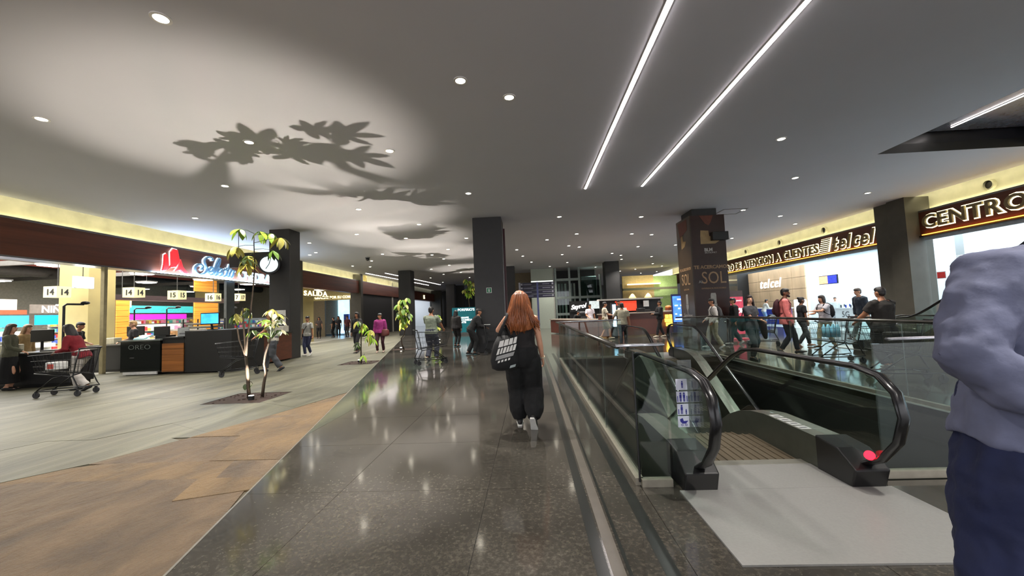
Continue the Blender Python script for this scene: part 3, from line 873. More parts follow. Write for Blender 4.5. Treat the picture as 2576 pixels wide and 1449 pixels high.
# gondola shelves with goods
def gondola(label, x, y0, y1, n, cols, h=1.55):
    t = thing('shelf_unit', label, 'shelf', (x, (y0 + y1) / 2, 0), group='supermarket shelf units')
    MB().box((x - .03, y0, 0), (x + .03, y1, h)).box((x - .32, y0, 0), (x + .32, y1, .12)).build('back_panel', M('shelf_white', (200, 200, 196), .5), t)
    g = MB()
    for k in range(n):
        z = .14 + (h - .2) * k / n
        MB().box((x - .3, y0, z - .015), (x + .3, y1, z)).build('shelf_board', MATS['shelf_white'], t)
        y = y0 + .05
        while y < y1 - .2:
            w_ = rnd.uniform(.1, .26)
            g.box((x + .08, y, z + .001), (x + .26, y + w_, z + rnd.uniform(.12, .24)), rnd.randrange(len(cols)))
            y += w_ + .02
    stuff(g.build('goods', cols, t))
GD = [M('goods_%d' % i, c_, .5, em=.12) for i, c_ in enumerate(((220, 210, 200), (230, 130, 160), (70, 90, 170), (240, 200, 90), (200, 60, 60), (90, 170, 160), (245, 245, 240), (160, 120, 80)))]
gondola('white shelf unit with pastel goods under the magenta banner', -20.6, 18.8, 22.6, 5, GD)
gondola('white shelf unit with goods behind the supermarket counter monitor', -18.2, 18.6, 21.6, 4, [GD[0], GD[6], GD[7]], 1.25)
gondola('back shelf unit with mixed goods at the rear of the supermarket', -25.5, 20, 31, 6, GD, 2.0)
gondola('shelf unit with pale goods behind the left tills', -20.5, 11.2, 16.2, 4, [GD[0], GD[6], GD[2]], 1.45)
gondola('rear shelf unit behind the long blue board', -26, 10, 18.5, 6, GD, 2.2)
gondola('shelf unit with goods beyond the exit sign', -22.5, 27, 34, 5, GD, 1.8)
# tills
def till(label, x, y, rz):
    t = thing('checkout_counter', label, 'counter', (x, y, 0), rz, 'black checkout counters', local=True)
    MB().box((-1.1, -.32, .08), (1.1, .32, .84)).build('body', M('till_black', (26, 26, 27), .45), t, bevel=.01)
    MB().box((-1.14, -.36, .84), (1.14, .36, .89)).build('worktop', M('till_top', (70, 68, 64), .3), t, bevel=.008)
    MB().box((-1.05, -.28, 0), (1.05, .28, .08)).build('plinth', BLK, t)
    MB().box((.2, -.14, .89), (.75, .14, .93)).build('scanner', M('scanner_steel', (150, 150, 146), .3, .7), t)
    m = MB().box((-.35, .18, 1.14), (.2, .22, 1.46)); m.build('monitor', BLK, t, bevel=.01)
    MB().tube([(-.08, .2, .89), (-.08, .2, 1.16)], .03, 8).build('monitor_stand', BLK, t)
    MB().box((-.8, -.1, .89), (-.5, .2, 1.1)).build('printer', M('printer_white', (190, 184, 160), .5), t, bevel=.015)
till('black checkout counter behind the person in red', -12.9, 9.9, math.radians(8))
till('black checkout counter at the left edge, before the tan-clad person', -13.9, 8.2, math.radians(8))
till('black checkout counter behind the glass counter front', -13.4, 12.9, math.radians(8))
POLE = M('pole_black', (22, 22, 24), .4)
for x, y, h, lb in ((-12.5, 10.15, 2.12, 'black angled camera pole above the person in red'), (-14.2, 13.7, 2.1, 'thin black camera pole left of the teal banner'), (-14.6, 15.4, 2.15, 'thin black camera pole right of the magenta banner'), (-14.6, 18.6, 2.15, 'thin black camera pole beside the grey frame post')):
    t = thing('camera_pole', lb, 'pole', (x, y, .89))
    MB().tube([(x, y, 0 if x < -14.3 else .02), (x, y, h - .05), (x + .02, y + .05, h), (x + .06, y + .42, h)], .028 if y < 11 else .022, 8).build('pole', POLE, t)
    MB().ball((x + .06, y + .46, h + .04), (.07, .12, .05), 8).build('camera_head', POLE, t, smooth=True)
# exit lobby beyond the clock pillar
LB = struct(MB().box((-20, 33.0, 3.05), (-13.75, 33.2, 5.4)).build('wall_lobby', M('lobby_beige', (176, 160, 108), .7)))
MB().box((-20, 33, 0), (-17.35, 33.2, 3.05)).box((-15.2, 33, 0), (-13.75, 33.2, 3.05)).build('lobby_pier', M('lobby_brown', (96, 84, 60), .6), LB)
text('lettering', 'GRACIAS POR SU COMPRA', .3, (-16.4, 32.99, 3.2), (1, 0, 0), M('lit_cream', (255, 236, 180), em=1.2, var=0), LB, .01, off=.008)
BLUEW = M('blue_shop', (150, 200, 232), .4, em=1.6, var=.15, scale=1.2)
MB().box((-19, 38.7, 0), (-13.8, 38.9, 3.6)).build('lit_back_wall', BLUEW, LB)
for i in range(4): MB().box((-18.2 + i * .9, 38.2, .3), (-17.7 + i * .9, 38.5, 1.9)).build('display', GD[6] if i % 2 else GD[2], LB)
t = thing('exit_sign', 'letters spelling SALIDA over the supermarket exit', 'sign', (-14.5, 24.6, 3.0))
letters('SALIDA', .44, (-14.45, 24.9, 3.05), (0.25, 1, 0), M('salida_cream', (255, 240, 190), em=1.3, var=0), t, .015, off=.01, gap=.14, squeeze=1.25)
MB().box((-14.5, 24.6, 2.98), (-14.46, 28.6, 3.02)).build('bar', STEEL, t)
for i, (x, y) in enumerate(((-15.6, 28), (-16.4, 30.5), (-15.2, 31.6))):
    copy_tree(pan, 'bright square ceiling light in the exit lobby, %s' % ORD[i], (x, y, 3.75))
t = thing('white_display', 'white drawer display by the right side of the exit', 'display', (-14.6, 31.9, 0))
for i in range(4): MB().box((-15.0, 31.6, .06 + i * .34), (-14.4, 32.1, .36 + i * .34)).build('drawer', WHITE, t, bevel=.03)

# ---------------------------------------------------------------- sign over the supermarket
RED = M('emblem_red', (214, 36, 40), .4, em=.5, var=.05)
ES = M('emblem_edge', (255, 235, 235), .4, em=1.6, var=0)
t = thing('shop_emblem', 'red folded-ribbon emblem lit from below, left of the cursive word', 'emblem', (-13.47, 14.4, 3.5))
Y = lambda px: 13.92 + (px - 403) / 57 * .96
ps = [[(13.95, 3.47), (14.05, 3.47), (14.2, 3.62), (14.16, 3.95), (14.1, 4.12), (14.02, 4.06), (14.0, 3.7)],
      [(14.12, 3.5), (14.3, 3.72), (14.28, 4.2), (14.38, 4.34), (14.56, 4.32), (14.66, 3.9), (14.5, 3.66), (14.3, 3.62)],
      [(14.48, 3.5), (14.6, 3.66), (14.7, 3.98), (14.8, 3.7), (14.92, 3.58), (15.06, 3.45), (14.84, 3.44), (14.7, 3.56)]]
for p in ps:
    MB().ext(p, (-13.465, 0, 0), (0, 1, 0), (0, 0, 1), (1, 0, 0), .08).build('ribbon', RED, t, bevel=.01)
    cy_, cz_ = sum(a for a, b in p) / len(p), sum(b for a, b in p) / len(p)
    MB().ext([(cy_ + (a - cy_) * 1.14, cz_ + (b - cz_) * 1.08) for a, b in p], (-13.48, 0, 0), (0, 1, 0), (0, 0, 1), (1, 0, 0), .03).build('glow_edge', ES, t)
CH = M('script_chrome', (120, 150, 176), .25, .5)
HALO = M('script_halo', (190, 225, 255), em=1.6, var=0)
t = thing('cursive_sign', 'large silver cursive word on the supermarket fascia', 'sign', (-13.45, 16.4, 3.45))
def glyph(strokes, y0, sc, w_=1.0):
    for st in strokes:
        pts = [(-13.42, y0 + (a + .28 * b) * sc * w_, 3.47 + b * sc) for a, b in st]
        # smooth with a Catmull-Rom pass
        out = []
        for i in range(len(pts) - 1):
            p0, p1, p2, p3 = [V(pts[max(0, min(len(pts) - 1, j))]) for j in (i - 1, i, i + 1, i + 2)]
            for k in range(4):
                s_ = k / 4
                out.append(.5 * ((2 * p1) + (p2 - p0) * s_ + (2 * p0 - 5 * p1 + 4 * p2 - p3) * s_ ** 2 + (3 * p1 - p0 - 3 * p2 + p3) * s_ ** 3))
        out.append(V(pts[-1]))
        MB().tube(out, [(.05, .05)] * len(out), 6).build('letter', CH, t, smooth=True)
        MB().tube([p + V((-.06, 0, -.012)) for p in out], [(.062, .062)] * len(out), 5).build('halo', HALO, t)
glyph([[(.95, .85), (.85, .98), (.6, 1.0), (.42, .8), (.55, .55), (.72, .35), (.62, .08), (.3, 0), (.02, .15), (-.02, .4), (.2, .55), (.42, .42), (.36, .25)]], 15.35, .78)
ec = [(0, .18), (.22, .26), (.24, .42), (.1, .46), (-.02, .25), (.08, .02), (.3, .08)]
glyph([ec], 16.02, .78)
glyph([[(0, .1), (.2, .6), (.22, .95), (.1, .98), (.02, .5), (.02, .1), (.12, 0), (.24, .1)]], 16.3, .78)
glyph([ec], 16.5, .78)
glyph([[(.24, .38), (.14, .46), (0, .3), (.02, .08), (.14, 0), (.3, .1)]], 16.76, .78)
glyph([[(.08, .8), (.0, .2), (.08, .0), (.22, .1)], [(-.12, .52), (.24, .52)]], 17.02, .78)
glyph([[(.22, .42), (.08, .46), (-.02, .22), (.06, .02), (.2, .04), (.26, .28), (.2, .46), (.36, .4)]], 17.2, .78)
t = thing('outline_sign', 'pale outlined capital letters on the fascia, running behind the clock pillar', 'sign', (-13.45, 18.6, 3.5))
letters('CHEDRAUI', .52, (-13.44, 17.85, 3.5), (0, 1, 0), M('outline_white', (225, 240, 250), .4, em=.9, var=0), t, .03, off=-.004, gap=.10, halo=M('cool_halo', (120, 170, 200), em=.7, var=0), squeeze=1.15)
t = thing('sign_light', 'white light bar along the foot of the supermarket sign', 'light strip', (-13.4, 17, 3.4))
MB().box((-13.46, 13.66, 3.33), (-13.40, 20.4, 3.37)).build('housing', STEEL, t)
MB().box((-13.46, 13.66, 3.37), (-13.41, 20.4, 3.395)).build('diffuser', M('cool_strip', (190, 222, 255), em=40.0, var=0), t)

area_light('sign_lamp', (.12, 0, .02), .08, 6.4, 60, (.55, .78, 1.0), (PI, math.radians(-14), 0), t)

# ---------------------------------------------------------------- service counter before the pillar
KB = M('counter_black', (18, 18, 19), .5)
t = thing('glass_counter', 'dark glass counter front with lettering OREO and a white foot strip', 'counter', (-11.6, 11.5, 0))
MB().box((-12.25, 11.42, .1), (-11.02, 12.2, 1.0)).build('body', M('counter_glass', (30, 33, 31), .12), t)
MB().box((-12.3, 11.38, 1.0), (-10.98, 12.3, 1.04)).build('worktop', M('counter_edge', (120, 128, 124), .25, .3), t)
MB().box((-12.15, 11.40, .02), (-11.1, 11.44, .1)).build('foot_strip', WHITE, t)
MB().box((-12.1, 11.45, .0), (-11.1, 12.1, .02)).build('plinth', BLK, t)
text('lettering', 'OREO', .2, (-11.66, 11.415, .76), (1, 0, 0), M('outline_grey', (120, 128, 124), .4), t, .003, off=-.004, squeeze=1.3)
MB().box((-11.95, 11.412, .5), (-11.82, 11.419, .53)).build('lock_plate', STEEL, t)
t = thing('wood_counter', 'counter block with an orange wood plank front beside the black counter', 'counter', (-10.65, 11.6, 0))
MB().box((-10.98, 11.46, .05), (-10.3, 12.2, 1.05)).build('body', KB, t)
for i in range(5): MB().box((-10.97, 11.43, .07 + i * .168), (-10.31, 11.46 - rnd.uniform(0, .006), .07 + (i + 1) * .168 - .006)).build('plank', M('counter_wood', (150, 92, 40), .45, var=.35, scale=2.5, stretch=(.3, 1, 6)), t)
MB().box((-10.98, 11.42, 1.05), (-10.3, 12.3, 1.09)).build('worktop', KB, t)
t = thing('service_desk', 'black service desk with a blue monitor on top, next to the pillar', 'desk', (-9.6, 12.5, 0))
MB().box((-10.29, 11.45, .03), (-8.85, 12.9, 1.22)).build('body', KB, t, bevel=.01)
MB().box((-10.29, 11.45, 1.22), (-8.85, 12.9, 1.25)).build('worktop', M('desk_top', (44, 44, 44), .3), t)
t = thing('side_cabinet', 'low reddish wood cabinet between the black desk and the clock pillar', 'cabinet', (-9.1, 13.7, 0))
MB().box((-9.7, 12.92, .05), (-8.95, 14.6, 1.0)).build('body', M('cab_red', (78, 40, 26), .45, var=.3, scale=3, stretch=(1, 1, 5)), t, bevel=.01)
MB().box((-9.72, 12.91, 1.0), (-8.92, 14.62, 1.04)).build('worktop', KB, t)
t = thing('monitor', 'monitor with a bright blue screen on the black service desk', 'monitor', (-9.8, 11.9, 1.25))
MB().box((-10.06, 11.74, 1.42), (-9.46, 11.78, 1.78)).build('casing', BLK, t, bevel=.01)
MB().box((-10.03, 11.732, 1.45), (-9.49, 11.738, 1.75)).build('screen', M('screen_blue', (50, 150, 240), .3, em=1.6, var=.4, scale=3), t)
MB().box((-9.86, 11.76, 1.25), (-9.66, 11.95, 1.27)).tube([(-9.76, 11.85, 1.26), (-9.76, 11.79, 1.5)], .03, 8).build('stand', BLK, t)
t = thing('paper_holder', 'white paper display standing left of the blue monitor', 'display', (-10.55, 11.7, 1.09))
MB().box((-10.72, 11.68, 1.09), (-10.38, 11.72, 1.36)).box((-10.72, 11.68, 1.09), (-10.38, 11.9, 1.1)).build('sheet', M('paper_grey', (180, 184, 184), .6), t)
MB().box((-10.66, 11.674, 1.16), (-10.44, 11.679, 1.2)).build('print', MATS['print_grey'], t)
t = thing('card_reader', 'pale slanted tablet on the dark glass counter', 'tablet', (-11.9, 11.7, 1.04))
MB().ext([(0, 0), (.28, .1), (.28, .13), (0, .03)], (-12.05, 11.6, 1.045), (0, 1, 0), (0, 0, 1), (1, 0, 0), .34).build('body', M('tablet_teal', (130, 170, 172), .3, em=.3), t)
t = thing('register', 'black cash register behind the dark glass counter', 'register', (-11.5, 12.1, 1.04))
MB().box((-11.75, 11.95, 1.14), (-11.25, 12.0, 1.42)).build('display', BLK, t, bevel=.01)
MB().box((-11.65, 11.9, 1.04), (-11.3, 12.25, 1.14)).build('base', BLK, t)
for z in range(4):
    tr = thing('tray', 'cream pastry tray on the counter rack, %s from the bottom' % ['lowest', 'second', 'third', 'top one, fourth'][z], 'tray', (-10.9, 12.9, 1.1 + z * .11), group='stacked trays behind the counter')
    MB().box((-11.4, 12.7, 1.10 + z * .11), (-10.5, 13.2, 1.12 + z * .11)).build('base', M('tray_cream', (206, 198, 176), .5), tr)
    MB().box((-11.4, 12.68, 1.12 + z * .11), (-10.5, 12.7, 1.16 + z * .11)).build('rim', MATS['tray_cream'], tr)
    MB().box((-11.4, 13.2, 1.12 + z * .11), (-10.5, 13.22, 1.16 + z * .11)).build('rim', MATS['tray_cream'], tr)
t = thing('tray_rack', 'dark rack frame holding the cream trays', 'rack', (-10.95, 12.95, 0))
for x, y in ((-11.43, 12.66), (-10.47, 12.66), (-11.43, 13.24), (-10.47, 13.24)):
    MB().tube([(x, y, 0), (x, y, 1.62)], .02, 6).build('leg', POLE, t)
for z in range(4): MB().box((-11.45, 12.66, 1.085 + z * .11), (-10.45, 13.24, 1.098 + z * .11)).build('shelf', POLE, t)
t = thing('notice', 'white notice sheet with a small picture on the clock pillar', 'notice', (-9.35, 14.63, 1.3))
MB().box((-9.62, 14.63, 1.32), (-9.2, 14.648, 1.85)).build('sheet', M('paper_white', (196, 196, 190), .6), t)
MB().box((-9.5, 14.624, 1.55), (-9.32, 14.629, 1.7)).build('picture', M('picture_grey', (90, 90, 84), .6), t)
t = thing('suggestion_box', 'small white box on the cabinet under the notice sheet', 'box', (-9.25, 14.35, 1.04))
MB().box((-9.45, 14.2, 1.04), (-9.0, 14.5, 1.26)).build('body', M('box_cream', (188, 184, 170), .6), t, bevel=.01)
# clock and dark board on the pillar
t = thing('clock', 'round double-faced clock with black rim on the pillar beside the supermarket', 'clock', (-9.6, 14.5, 3.3))
cn = V((.45, -.9, 0)).normalized()
cc_ = V((-9.62, 14.32, 3.56))
MB().disc(cc_ + cn * -.12, cn, 0, .36, .2, 28).build('casing', BLK, t, smooth=False)
MB().disc(cc_ + cn * .081, cn, 0, .29, .012, 28).build('dial', M('dial_white', (215, 232, 236), .4, em=.7, var=0), t)
hd = MB()
u_ = V((cn.y, -cn.x, 0)) * -1
for ang, L in ((-2.6, .2), (.25, .25)):
    d_ = u_ * math.sin(ang) + V((0, 0, 1)) * math.cos(ang)
    hd.tube([cc_ + cn * .097, cc_ + cn * .097 + d_ * L], .012, 5)
hd.build('hand', BLK, t)
MB().tube([cc_ - cn * .1, (-9.45, 14.66, 3.56)], .04, 8).build('bracket', BLK, t)
t = thing('hanging_board', 'black board sign behind the plant leaves, left of the clock', 'sign', (-10.9, 15.1, 3.5))
MB().box((-11.75, 15.08, 3.62), (-9.86, 15.14, 4.18)).build('panel', BLK, t)
text('lettering', 'AL', .2, (-10.35, 15.07, 3.82), (1, 0, 0), M('print_pale', (150, 150, 150), .5), t, .003)
MB().tube([(-11.4, 15.11, 4.18), (-11.4, 15.11, CZ - .002)], .012, 6).build('hanger', POLE, t)
# ---------------------------------------------------------------- right: phone shops
WW = M('shop_white', (216, 224, 228), .5, var=.02)
rw = MB().box((20.5, 0, 0), (20.7, 36, 4.4)).box((14.3, 0, 0), (20.5, .2, 4.4)).box((14.3, 36, 0), (20.5, 36.2, 4.4))
r_in = struct(rw.build('wall_phone_shop', WW))
MB().box((14.3, 0, 4.4), (20.7, 36.2, 4.5)).build('shop_ceiling', WW, r_in)
MB().box((16.0, 15.2, 0), (20.5, 15.5, 4.4)).build('partition', WW, r_in)
MB().box((18.8, 19.2, 0), (20.5, 19.5, 4.4)).build('partition', WW, r_in)
SL = M('shop_lamp', (235, 248, 255), em=4.0, var=0)
k = 0
lampp = None
for y in (4, 7, 10, 13, 18, 22, 26, 30):
    for x in (15.6, 18):
        lb = 'white ceiling panel light in the %s phone shop, %s %s' % ('right' if y < 15 else 'left', ORD[int(k / 2) % 4], 'at the front' if x < 17 else 'at the back')
        if lampp is None:
            lampp = t = thing('panel_lamp', lb, 'ceiling light', (x, y, 4.36), group='phone shop ceiling lights', local=True)
            MB().box((-.35, -.7, 0), (.35, .7, .035)).build('frame', WHITE, t)
            MB().box((-.32, -.67, -.012), (.32, .67, -.0005)).build('diffuser', SL, t)
        else: copy_tree(lampp, lb, (x, y, 4.36))
        k += 1
# frosted glass fronts
for y0, y1 in ((2, 14.5), (16.05, 31)):
    n = 4
    fr = thing('storefront', 'glass front of the %s phone shop under the back-lit letters' % ('right-hand' if y0 < 5 else 'left-hand'), 'shop front', (13.98, (y0 + y1) / 2, 0))
    MB().box((13.96, y0, 3.36), (14.02, y1, 3.48)).build('head_rail', M('rail_pale', (176, 184, 190), .4, .3), fr)
    for i in range(n):
        a, b = y0 + (y1 - y0) * i / n, y0 + (y1 - y0) * (i + 1) / n
        if y0 > 15 and i in (1, 2): continue
        MB().box((13.985, a + .02, .02), (13.997, b - .02, 3.36)).build('glass_pane', SHOPGLASS, fr)
# wood feature wall with the shop name
t = thing('feature_wall', 'pale wood feature wall with a white shop name inside the phone shop', 'wall panel', (17, 29, 0))
OAK = M('oak_panel', (196, 164, 128), .5, var=.14, scale=2.5, stretch=(1, 1, .3))
ny, nz = 6, 5
for i in range(ny):
    for j in range(nz):
        a, b = 25.2 + (32.6 - 25.2) * i / ny, 25.2 + (32.6 - 25.2) * (i + 1) / ny
        c0, c1 = 3.66 * j / nz, 3.66 * (j + 1) / nz
        MB().box((17.0, a + .01, c0 + .01), (17.05 + rnd.uniform(0, .02), b - .01, c1 - .01)).build('wood_tile', OAK, t)
MB().box((17.06, 25.2, 0), (17.2, 32.6, 3.66)).build('core', WW, t)
letters('telcel', .92, (16.97, 29.9, 2.42), (0, -1, 0), M('name_white', (250, 250, 248), .5, em=.55, var=0), t, .03, shear=.28, off=.0, gap=.1)
t = thing('hanging_screen', 'hanging screen with an orange and blue picture in the phone shop', 'screen', (16.5, 22.6, 2.3))
MB().box((16.48, 21.95, 2.28), (16.54, 23.3, 2.76)).build('casing', BLK, t)
MB().box((16.465, 22.62, 2.31), (16.479, 23.27, 2.73)).build('screen', M('screen_orange', (250, 170, 130), .3, em=1.0, var=.2), t)
MB().box((16.465, 21.98, 2.31), (16.479, 22.62, 2.73)).build('screen', M('screen_navy', (50, 60, 170), .3, em=1.0, var=.3), t)
MB().tube([(16.51, 22.6, 2.76), (16.51, 22.6, 4.39)], .02, 6).build('hanger', WHITE, t)
# counters and tables
BLUE = M('telecom_blue', (26, 52, 150), .4, em=.15)
t = thing('service_counter', 'deep blue service counter behind the person with the phone', 'counter', (15.9, 27.5, 0))
MB().box((15.6, 25.4, 0), (16.2, 29.6, .98)).build('body', BLUE, t)
MB().box((15.5, 25.3, .98), (16.25, 29.7, 1.04)).build('worktop', WW, t)
MB().box((15.585, 26.0, .3), (15.598, 26.7, .62)).build('plate', WW, t)
def wtable(lb, x, y0, y1, txt=None):
    t = thing('display_table', lb, 'table', (x, (y0 + y1) / 2, 0), group='white display tables in the phone shop')
    MB().box((x - .4, y0, .9), (x + .4, y1, .97)).build('tabletop', WW, t)
    for s_ in (y0 + .08, y1 - .4): MB().box((x - .34, s_, 0), (x + .34, s_ + .32, .9)).build('leg', WW, t)
    if txt:
        MB().box((x - .39, y0 + .1, .1), (x - .345, y1 - .1, .9)).build('front_panel', WW, t)
        text('lettering', txt, .42, (x - .395, (y0 + y1) / 2, .5), (0, -1, 0), M('print_dark', (70, 74, 80), .5), t, .003)
    for i in range(5):
        yy = y0 + (y1 - y0) * (i + .5) / 5
        MB().box((x - .12, yy - .04, .97), (x - .1, yy + .04, 1.12)).build('phone_display', BLUE if i % 2 else MATS['print_dark'], t)
wtable('white display table with 5G on its front', 16.5, 20.3, 21.9, '5G')
wtable('white display table left of the 5G table', 18.7, 22.6, 24.6)
wtable('white display table behind the 5G table', 18.0, 20.2, 22.0)
wtable('white display table in the right-hand phone shop', 17.0, 8.0, 10.5)
t = thing('info_stand', 'white lit column stand behind the two arm-in-arm walkers', 'stand', (16.2, 24.6, 0))
MB().box((16.0, 24.3, 0), (16.4, 24.9, 1.5)).build('body', M('stand_white', (240, 244, 246), .4, em=.5), t, bevel=.05)
t = thing('red_banner', 'red and white hanging banner in the right-hand phone shop', 'banner', (18, 17.2, 1.9))
t.location = (18.4, 13.6, 0)
INV[t.name] = Matrix.Translation(V((18.4, 13.6, 0))).inverted()
MB().box((17.98, 13.0, 1.9), (18.02, 14.3, 2.85)).build('sheet', M('banner_red', (226, 26, 60), .5, em=.5), t)
MB().box((17.965, 13.05, 2.2), (17.978, 14.25, 2.45)).build('white_band', WW, t)
t = thing('wall_notice', 'small red and white notice on the glass of the right-hand shop', 'notice', (13.9, 14.1, 2.1))
MB().box((13.96, 13.9, 1.98), (13.975, 14.2, 2.22)).build('sheet', WW, t)
MB().box((13.955, 13.92, 2.0), (13.959, 14.18, 2.2)).build('print', M('notice_red', (200, 60, 60), .5), t)

# ---------------------------------------------------------------- right fascia letters
FACE = M('letter_face', (120, 104, 70), .5)
GLOW = M('letter_glow', (255, 246, 196), em=1.5, var=0)
def rsign(txt, label, y, z, size, shear=0, sq=1.0, gap=.1, off=.012):
    t = thing('backlit_sign', label, 'sign', (13.86, y, z))
    letters(txt, size, (13.86, y, z), (0, -1, 0), FACE, t, .03, shear, off, gap, GLOW, .034, sq)
    return t
rsign('CENTRO DE ATENCION A CLIENTES', 'back-lit letters CENTRO DE on the right-hand fascia', 14.4, 3.78, .62, 0, 1.15)
t = rsign('telcel', 'large slanted back-lit shop name beside the striped emblem', 18.55, 3.66, .8, .28, 1.0, .07, .015)
t = rsign('CENTRO DE ATENCION A CLIENTES', 'long line of smaller back-lit capitals reaching behind the wrapped pillar', 29.9, 3.68, .58, 0, 1.03, .085)
t = thing('striped_emblem', 'back-lit emblem of stacked slanted bars left of the shop name', 'emblem', (13.86, 19.2, 3.6))
for i in range(7):
    z = 3.64 + i * .09
    MB().ext([(-.28 + i * .03, 0), (.26 + i * .03, 0), (.29 + i * .03, .055), (-.25 + i * .03, .055)], (13.83, 19.1, z), (0, -1, 0), (0, 0, 1), (1, 0, 0), .03).build('bar', FACE, t)
    MB().ext([(-.33 + i * .03, -.02), (.31 + i * .03, -.02), (.34 + i * .03, .075), (-.30 + i * .03, .075)], (13.865, 19.1, z), (0, -1, 0), (0, 0, 1), (1, 0, 0), .02).build('glow', GLOW, t)

# ---------------------------------------------------------------- advertising wrap on the right pillar
WRAP = M('wrap_brown', (46, 26, 22), .3, var=.25, scale=2)
WRAPL = M('wrap_bronze', (62, 50, 38), .3, var=.25, scale=2)
t = thing('pillar_wrap', 'tall dark brown advertising wrap around the right pillar, with words TE ACERCAMOS AL SOL', 'advertisement', (6.5, 15.2, 0))
MB().box((5.98, 14.62, .0), (7.16, 14.72, 4.68)).build('front_face', WRAP, t)
MB().box((5.94, 14.62, .0), (5.98, 15.9, 4.68)).build('side_face', WRAPL, t)
MB().box((7.16, 14.62, .0), (7.2, 15.9, 4.68)).build('side_face', WRAP, t)
MB().box((5.98, 15.86, .0), (7.16, 15.9, 4.68)).build('back_face', WRAP, t)
BRZ = M('bronze_print', (150, 120, 88), .5)
PWH = M('print_white', (170, 166, 160), .5)
text('lettering', 'TE ACERCAMOS', .17, (6.62, 14.615, 2.72), (1, 0, 0), BRZ, t, .003, off=.006)
text('lettering', 'SOL', .62, (6.68, 14.615, 2.18), (1, 0, 0), BRZ, t, .003, squeeze=.8)
text('lettering', 'AL', .14, (6.22, 14.615, 2.2), (1, 0, 0), PWH, t, .003)
text('lettering', 'BLM', .16, (6.56, 14.615, 3.35), (1, 0, 0), PWH, t, .003, off=.008)
text('lettering', 'BRANDMKT', .08, (6.64, 14.615, 3.27), (1, 0, 0), PWH, t, .003)
text('lettering', 'EXPERIENCIA INOLVIDABLE', .07, (6.66, 14.615, 1.98), (1, 0, 0), BRZ, t, .003)
text('lettering', 'TE ACERCAMOS', .14, (5.935, 15.26, 2.72), (0, -1, 0), BRZ, t, .003, off=.004)
text('lettering', 'SOL', .6, (5.935, 15.26, 2.18), (0, -1, 0), BRZ, t, .003, squeeze=.75)
text('lettering', 'EXPERIENCIA', .08, (5.935, 15.26, 1.98), (0, -1, 0), BRZ, t, .003)
text('lettering', 'Sunshines', .2, (5.935, 15.26, .98), (0, -1, 0), PWH, t, .003, shear=.2)
# printed lipstick-like tubes and the glow picture
for o_, ux in (((6.62, 14.614, 0), (1, 0, 0)), ((5.936, 15.26, 0), (0, -1, 0))):
    pm = MB()
    pm.ext([(-.1, 1.75), (-.08, 1.83), (.08, 1.83), (.1, 1.75), (.1, 1.45), (-.1, 1.45)], o_, ux, (0, 0, 1), V(ux).cross(V((0, 0, 1))), .003)
    pm.build('printed_tube', M('tube_grey', (140, 138, 132), .4), t)
    pm = MB()
    pm.ext([(-.12, 1.44), (.12, 1.44), (.1, 1.3), (.03, 1.22), (.03, 1.1), (-.03, 1.1), (-.03, 1.22), (-.1, 1.3)], o_, ux, (0, 0, 1), V(ux).cross(V((0, 0, 1))), .003)
    pm.build('printed_tube', MATS['tube_grey'], t)
gm = MB()
gm.ext([(-.32, 3.62), (.2, 3.62), (.36, 3.72), (.36, 3.86), (.0, 3.9), (-.02, 4.1), (-.3, 4.12), (-.32, 3.9)], (6.62, 14.614, 0), (1, 0, 0), (0, 0, 1), (0, -1, 0), .003)
gm.build('printed_shape', M('shape_cream', (150, 124, 84), .5), t)
gm = MB()
gm.ext([(-.2, 3.56), (.1, 3.62), (.25, 3.8), (-.02, 3.84), (-.05, 4.08), (-.25, 4.08)], (5.936, 15.26, 0), (0, -1, 0), (0, 0, 1), (-1, 0, 0), .003)
gm.build('printed_shape', M('shape_cream', (150, 124, 84), .5), t)
om = MB().ext([(-.3, 4.66), (.2, 4.66), (.1, 4.4), (.02, 4.3), (-.1, 4.36)], (6.6, 14.614, 0), (1, 0, 0), (0, 0, 1), (0, -1, 0), .003)
om.build('printed_glow', M('glow_orange', (92, 42, 24), .5), t)
om = MB()
om.ext([(-.5, 4.6), (.4, 4.6), (.4, 4.2), (-.3, 4.0)], (5.936, 15.26, 0), (0, -1, 0), (0, 0, 1), (-1, 0, 0), .003)
om.build('printed_glow', M('glow_orange', (118, 50, 22), .5), t)
tk = MB().box((5.90, 14.58, .0), (7.24, 14.60, 4.68)) if False else None
t = thing('pillar_camera_box', 'black box fixed high on the front of the wrapped pillar', 'box', (6.85, 14.5, 3.7))
MB().box((6.66, 14.42, 3.72), (7.22, 14.612, 4.02)).build('casing', BLK, t, bevel=.01)

# green sign on the middle pillar, fire hose strip
t = thing('safety_sign', 'small green safety sign with a white figure on the middle pillar', 'sign', (-1.45, 14.38, 2.16))
MB().box((-1.545, 14.382, 2.16), (-1.355, 14.398, 2.35)).build('border', WHITE, t)
MB().box((-1.53, 14.376, 2.175), (-1.37, 14.381, 2.335)).build('plate', M('safety_green', (20, 110, 74), .5), t)
g = MB().disc((-1.45, 14.3755, 2.3), (0, -1, 0), 0, .015, .002, 10).box((-1.468, 14.373, 2.2), (-1.432, 14.3755, 2.28))
g.build('figure', WHITE, t)
t = thing('corner_profile', 'slim dark red profile standing at the right edge of the middle pillar', 'profile', (-.86, 15.0, 0))
MB().box((-.9, 14.9, 0), (-.83, 15.02, 4.6)).build('profile', M('dark_red', (64, 14, 20), .4), t)
MB().box((-.915, 14.6, 0), (-.895, 14.7, 4.6)).build('trim', STEEL, t)
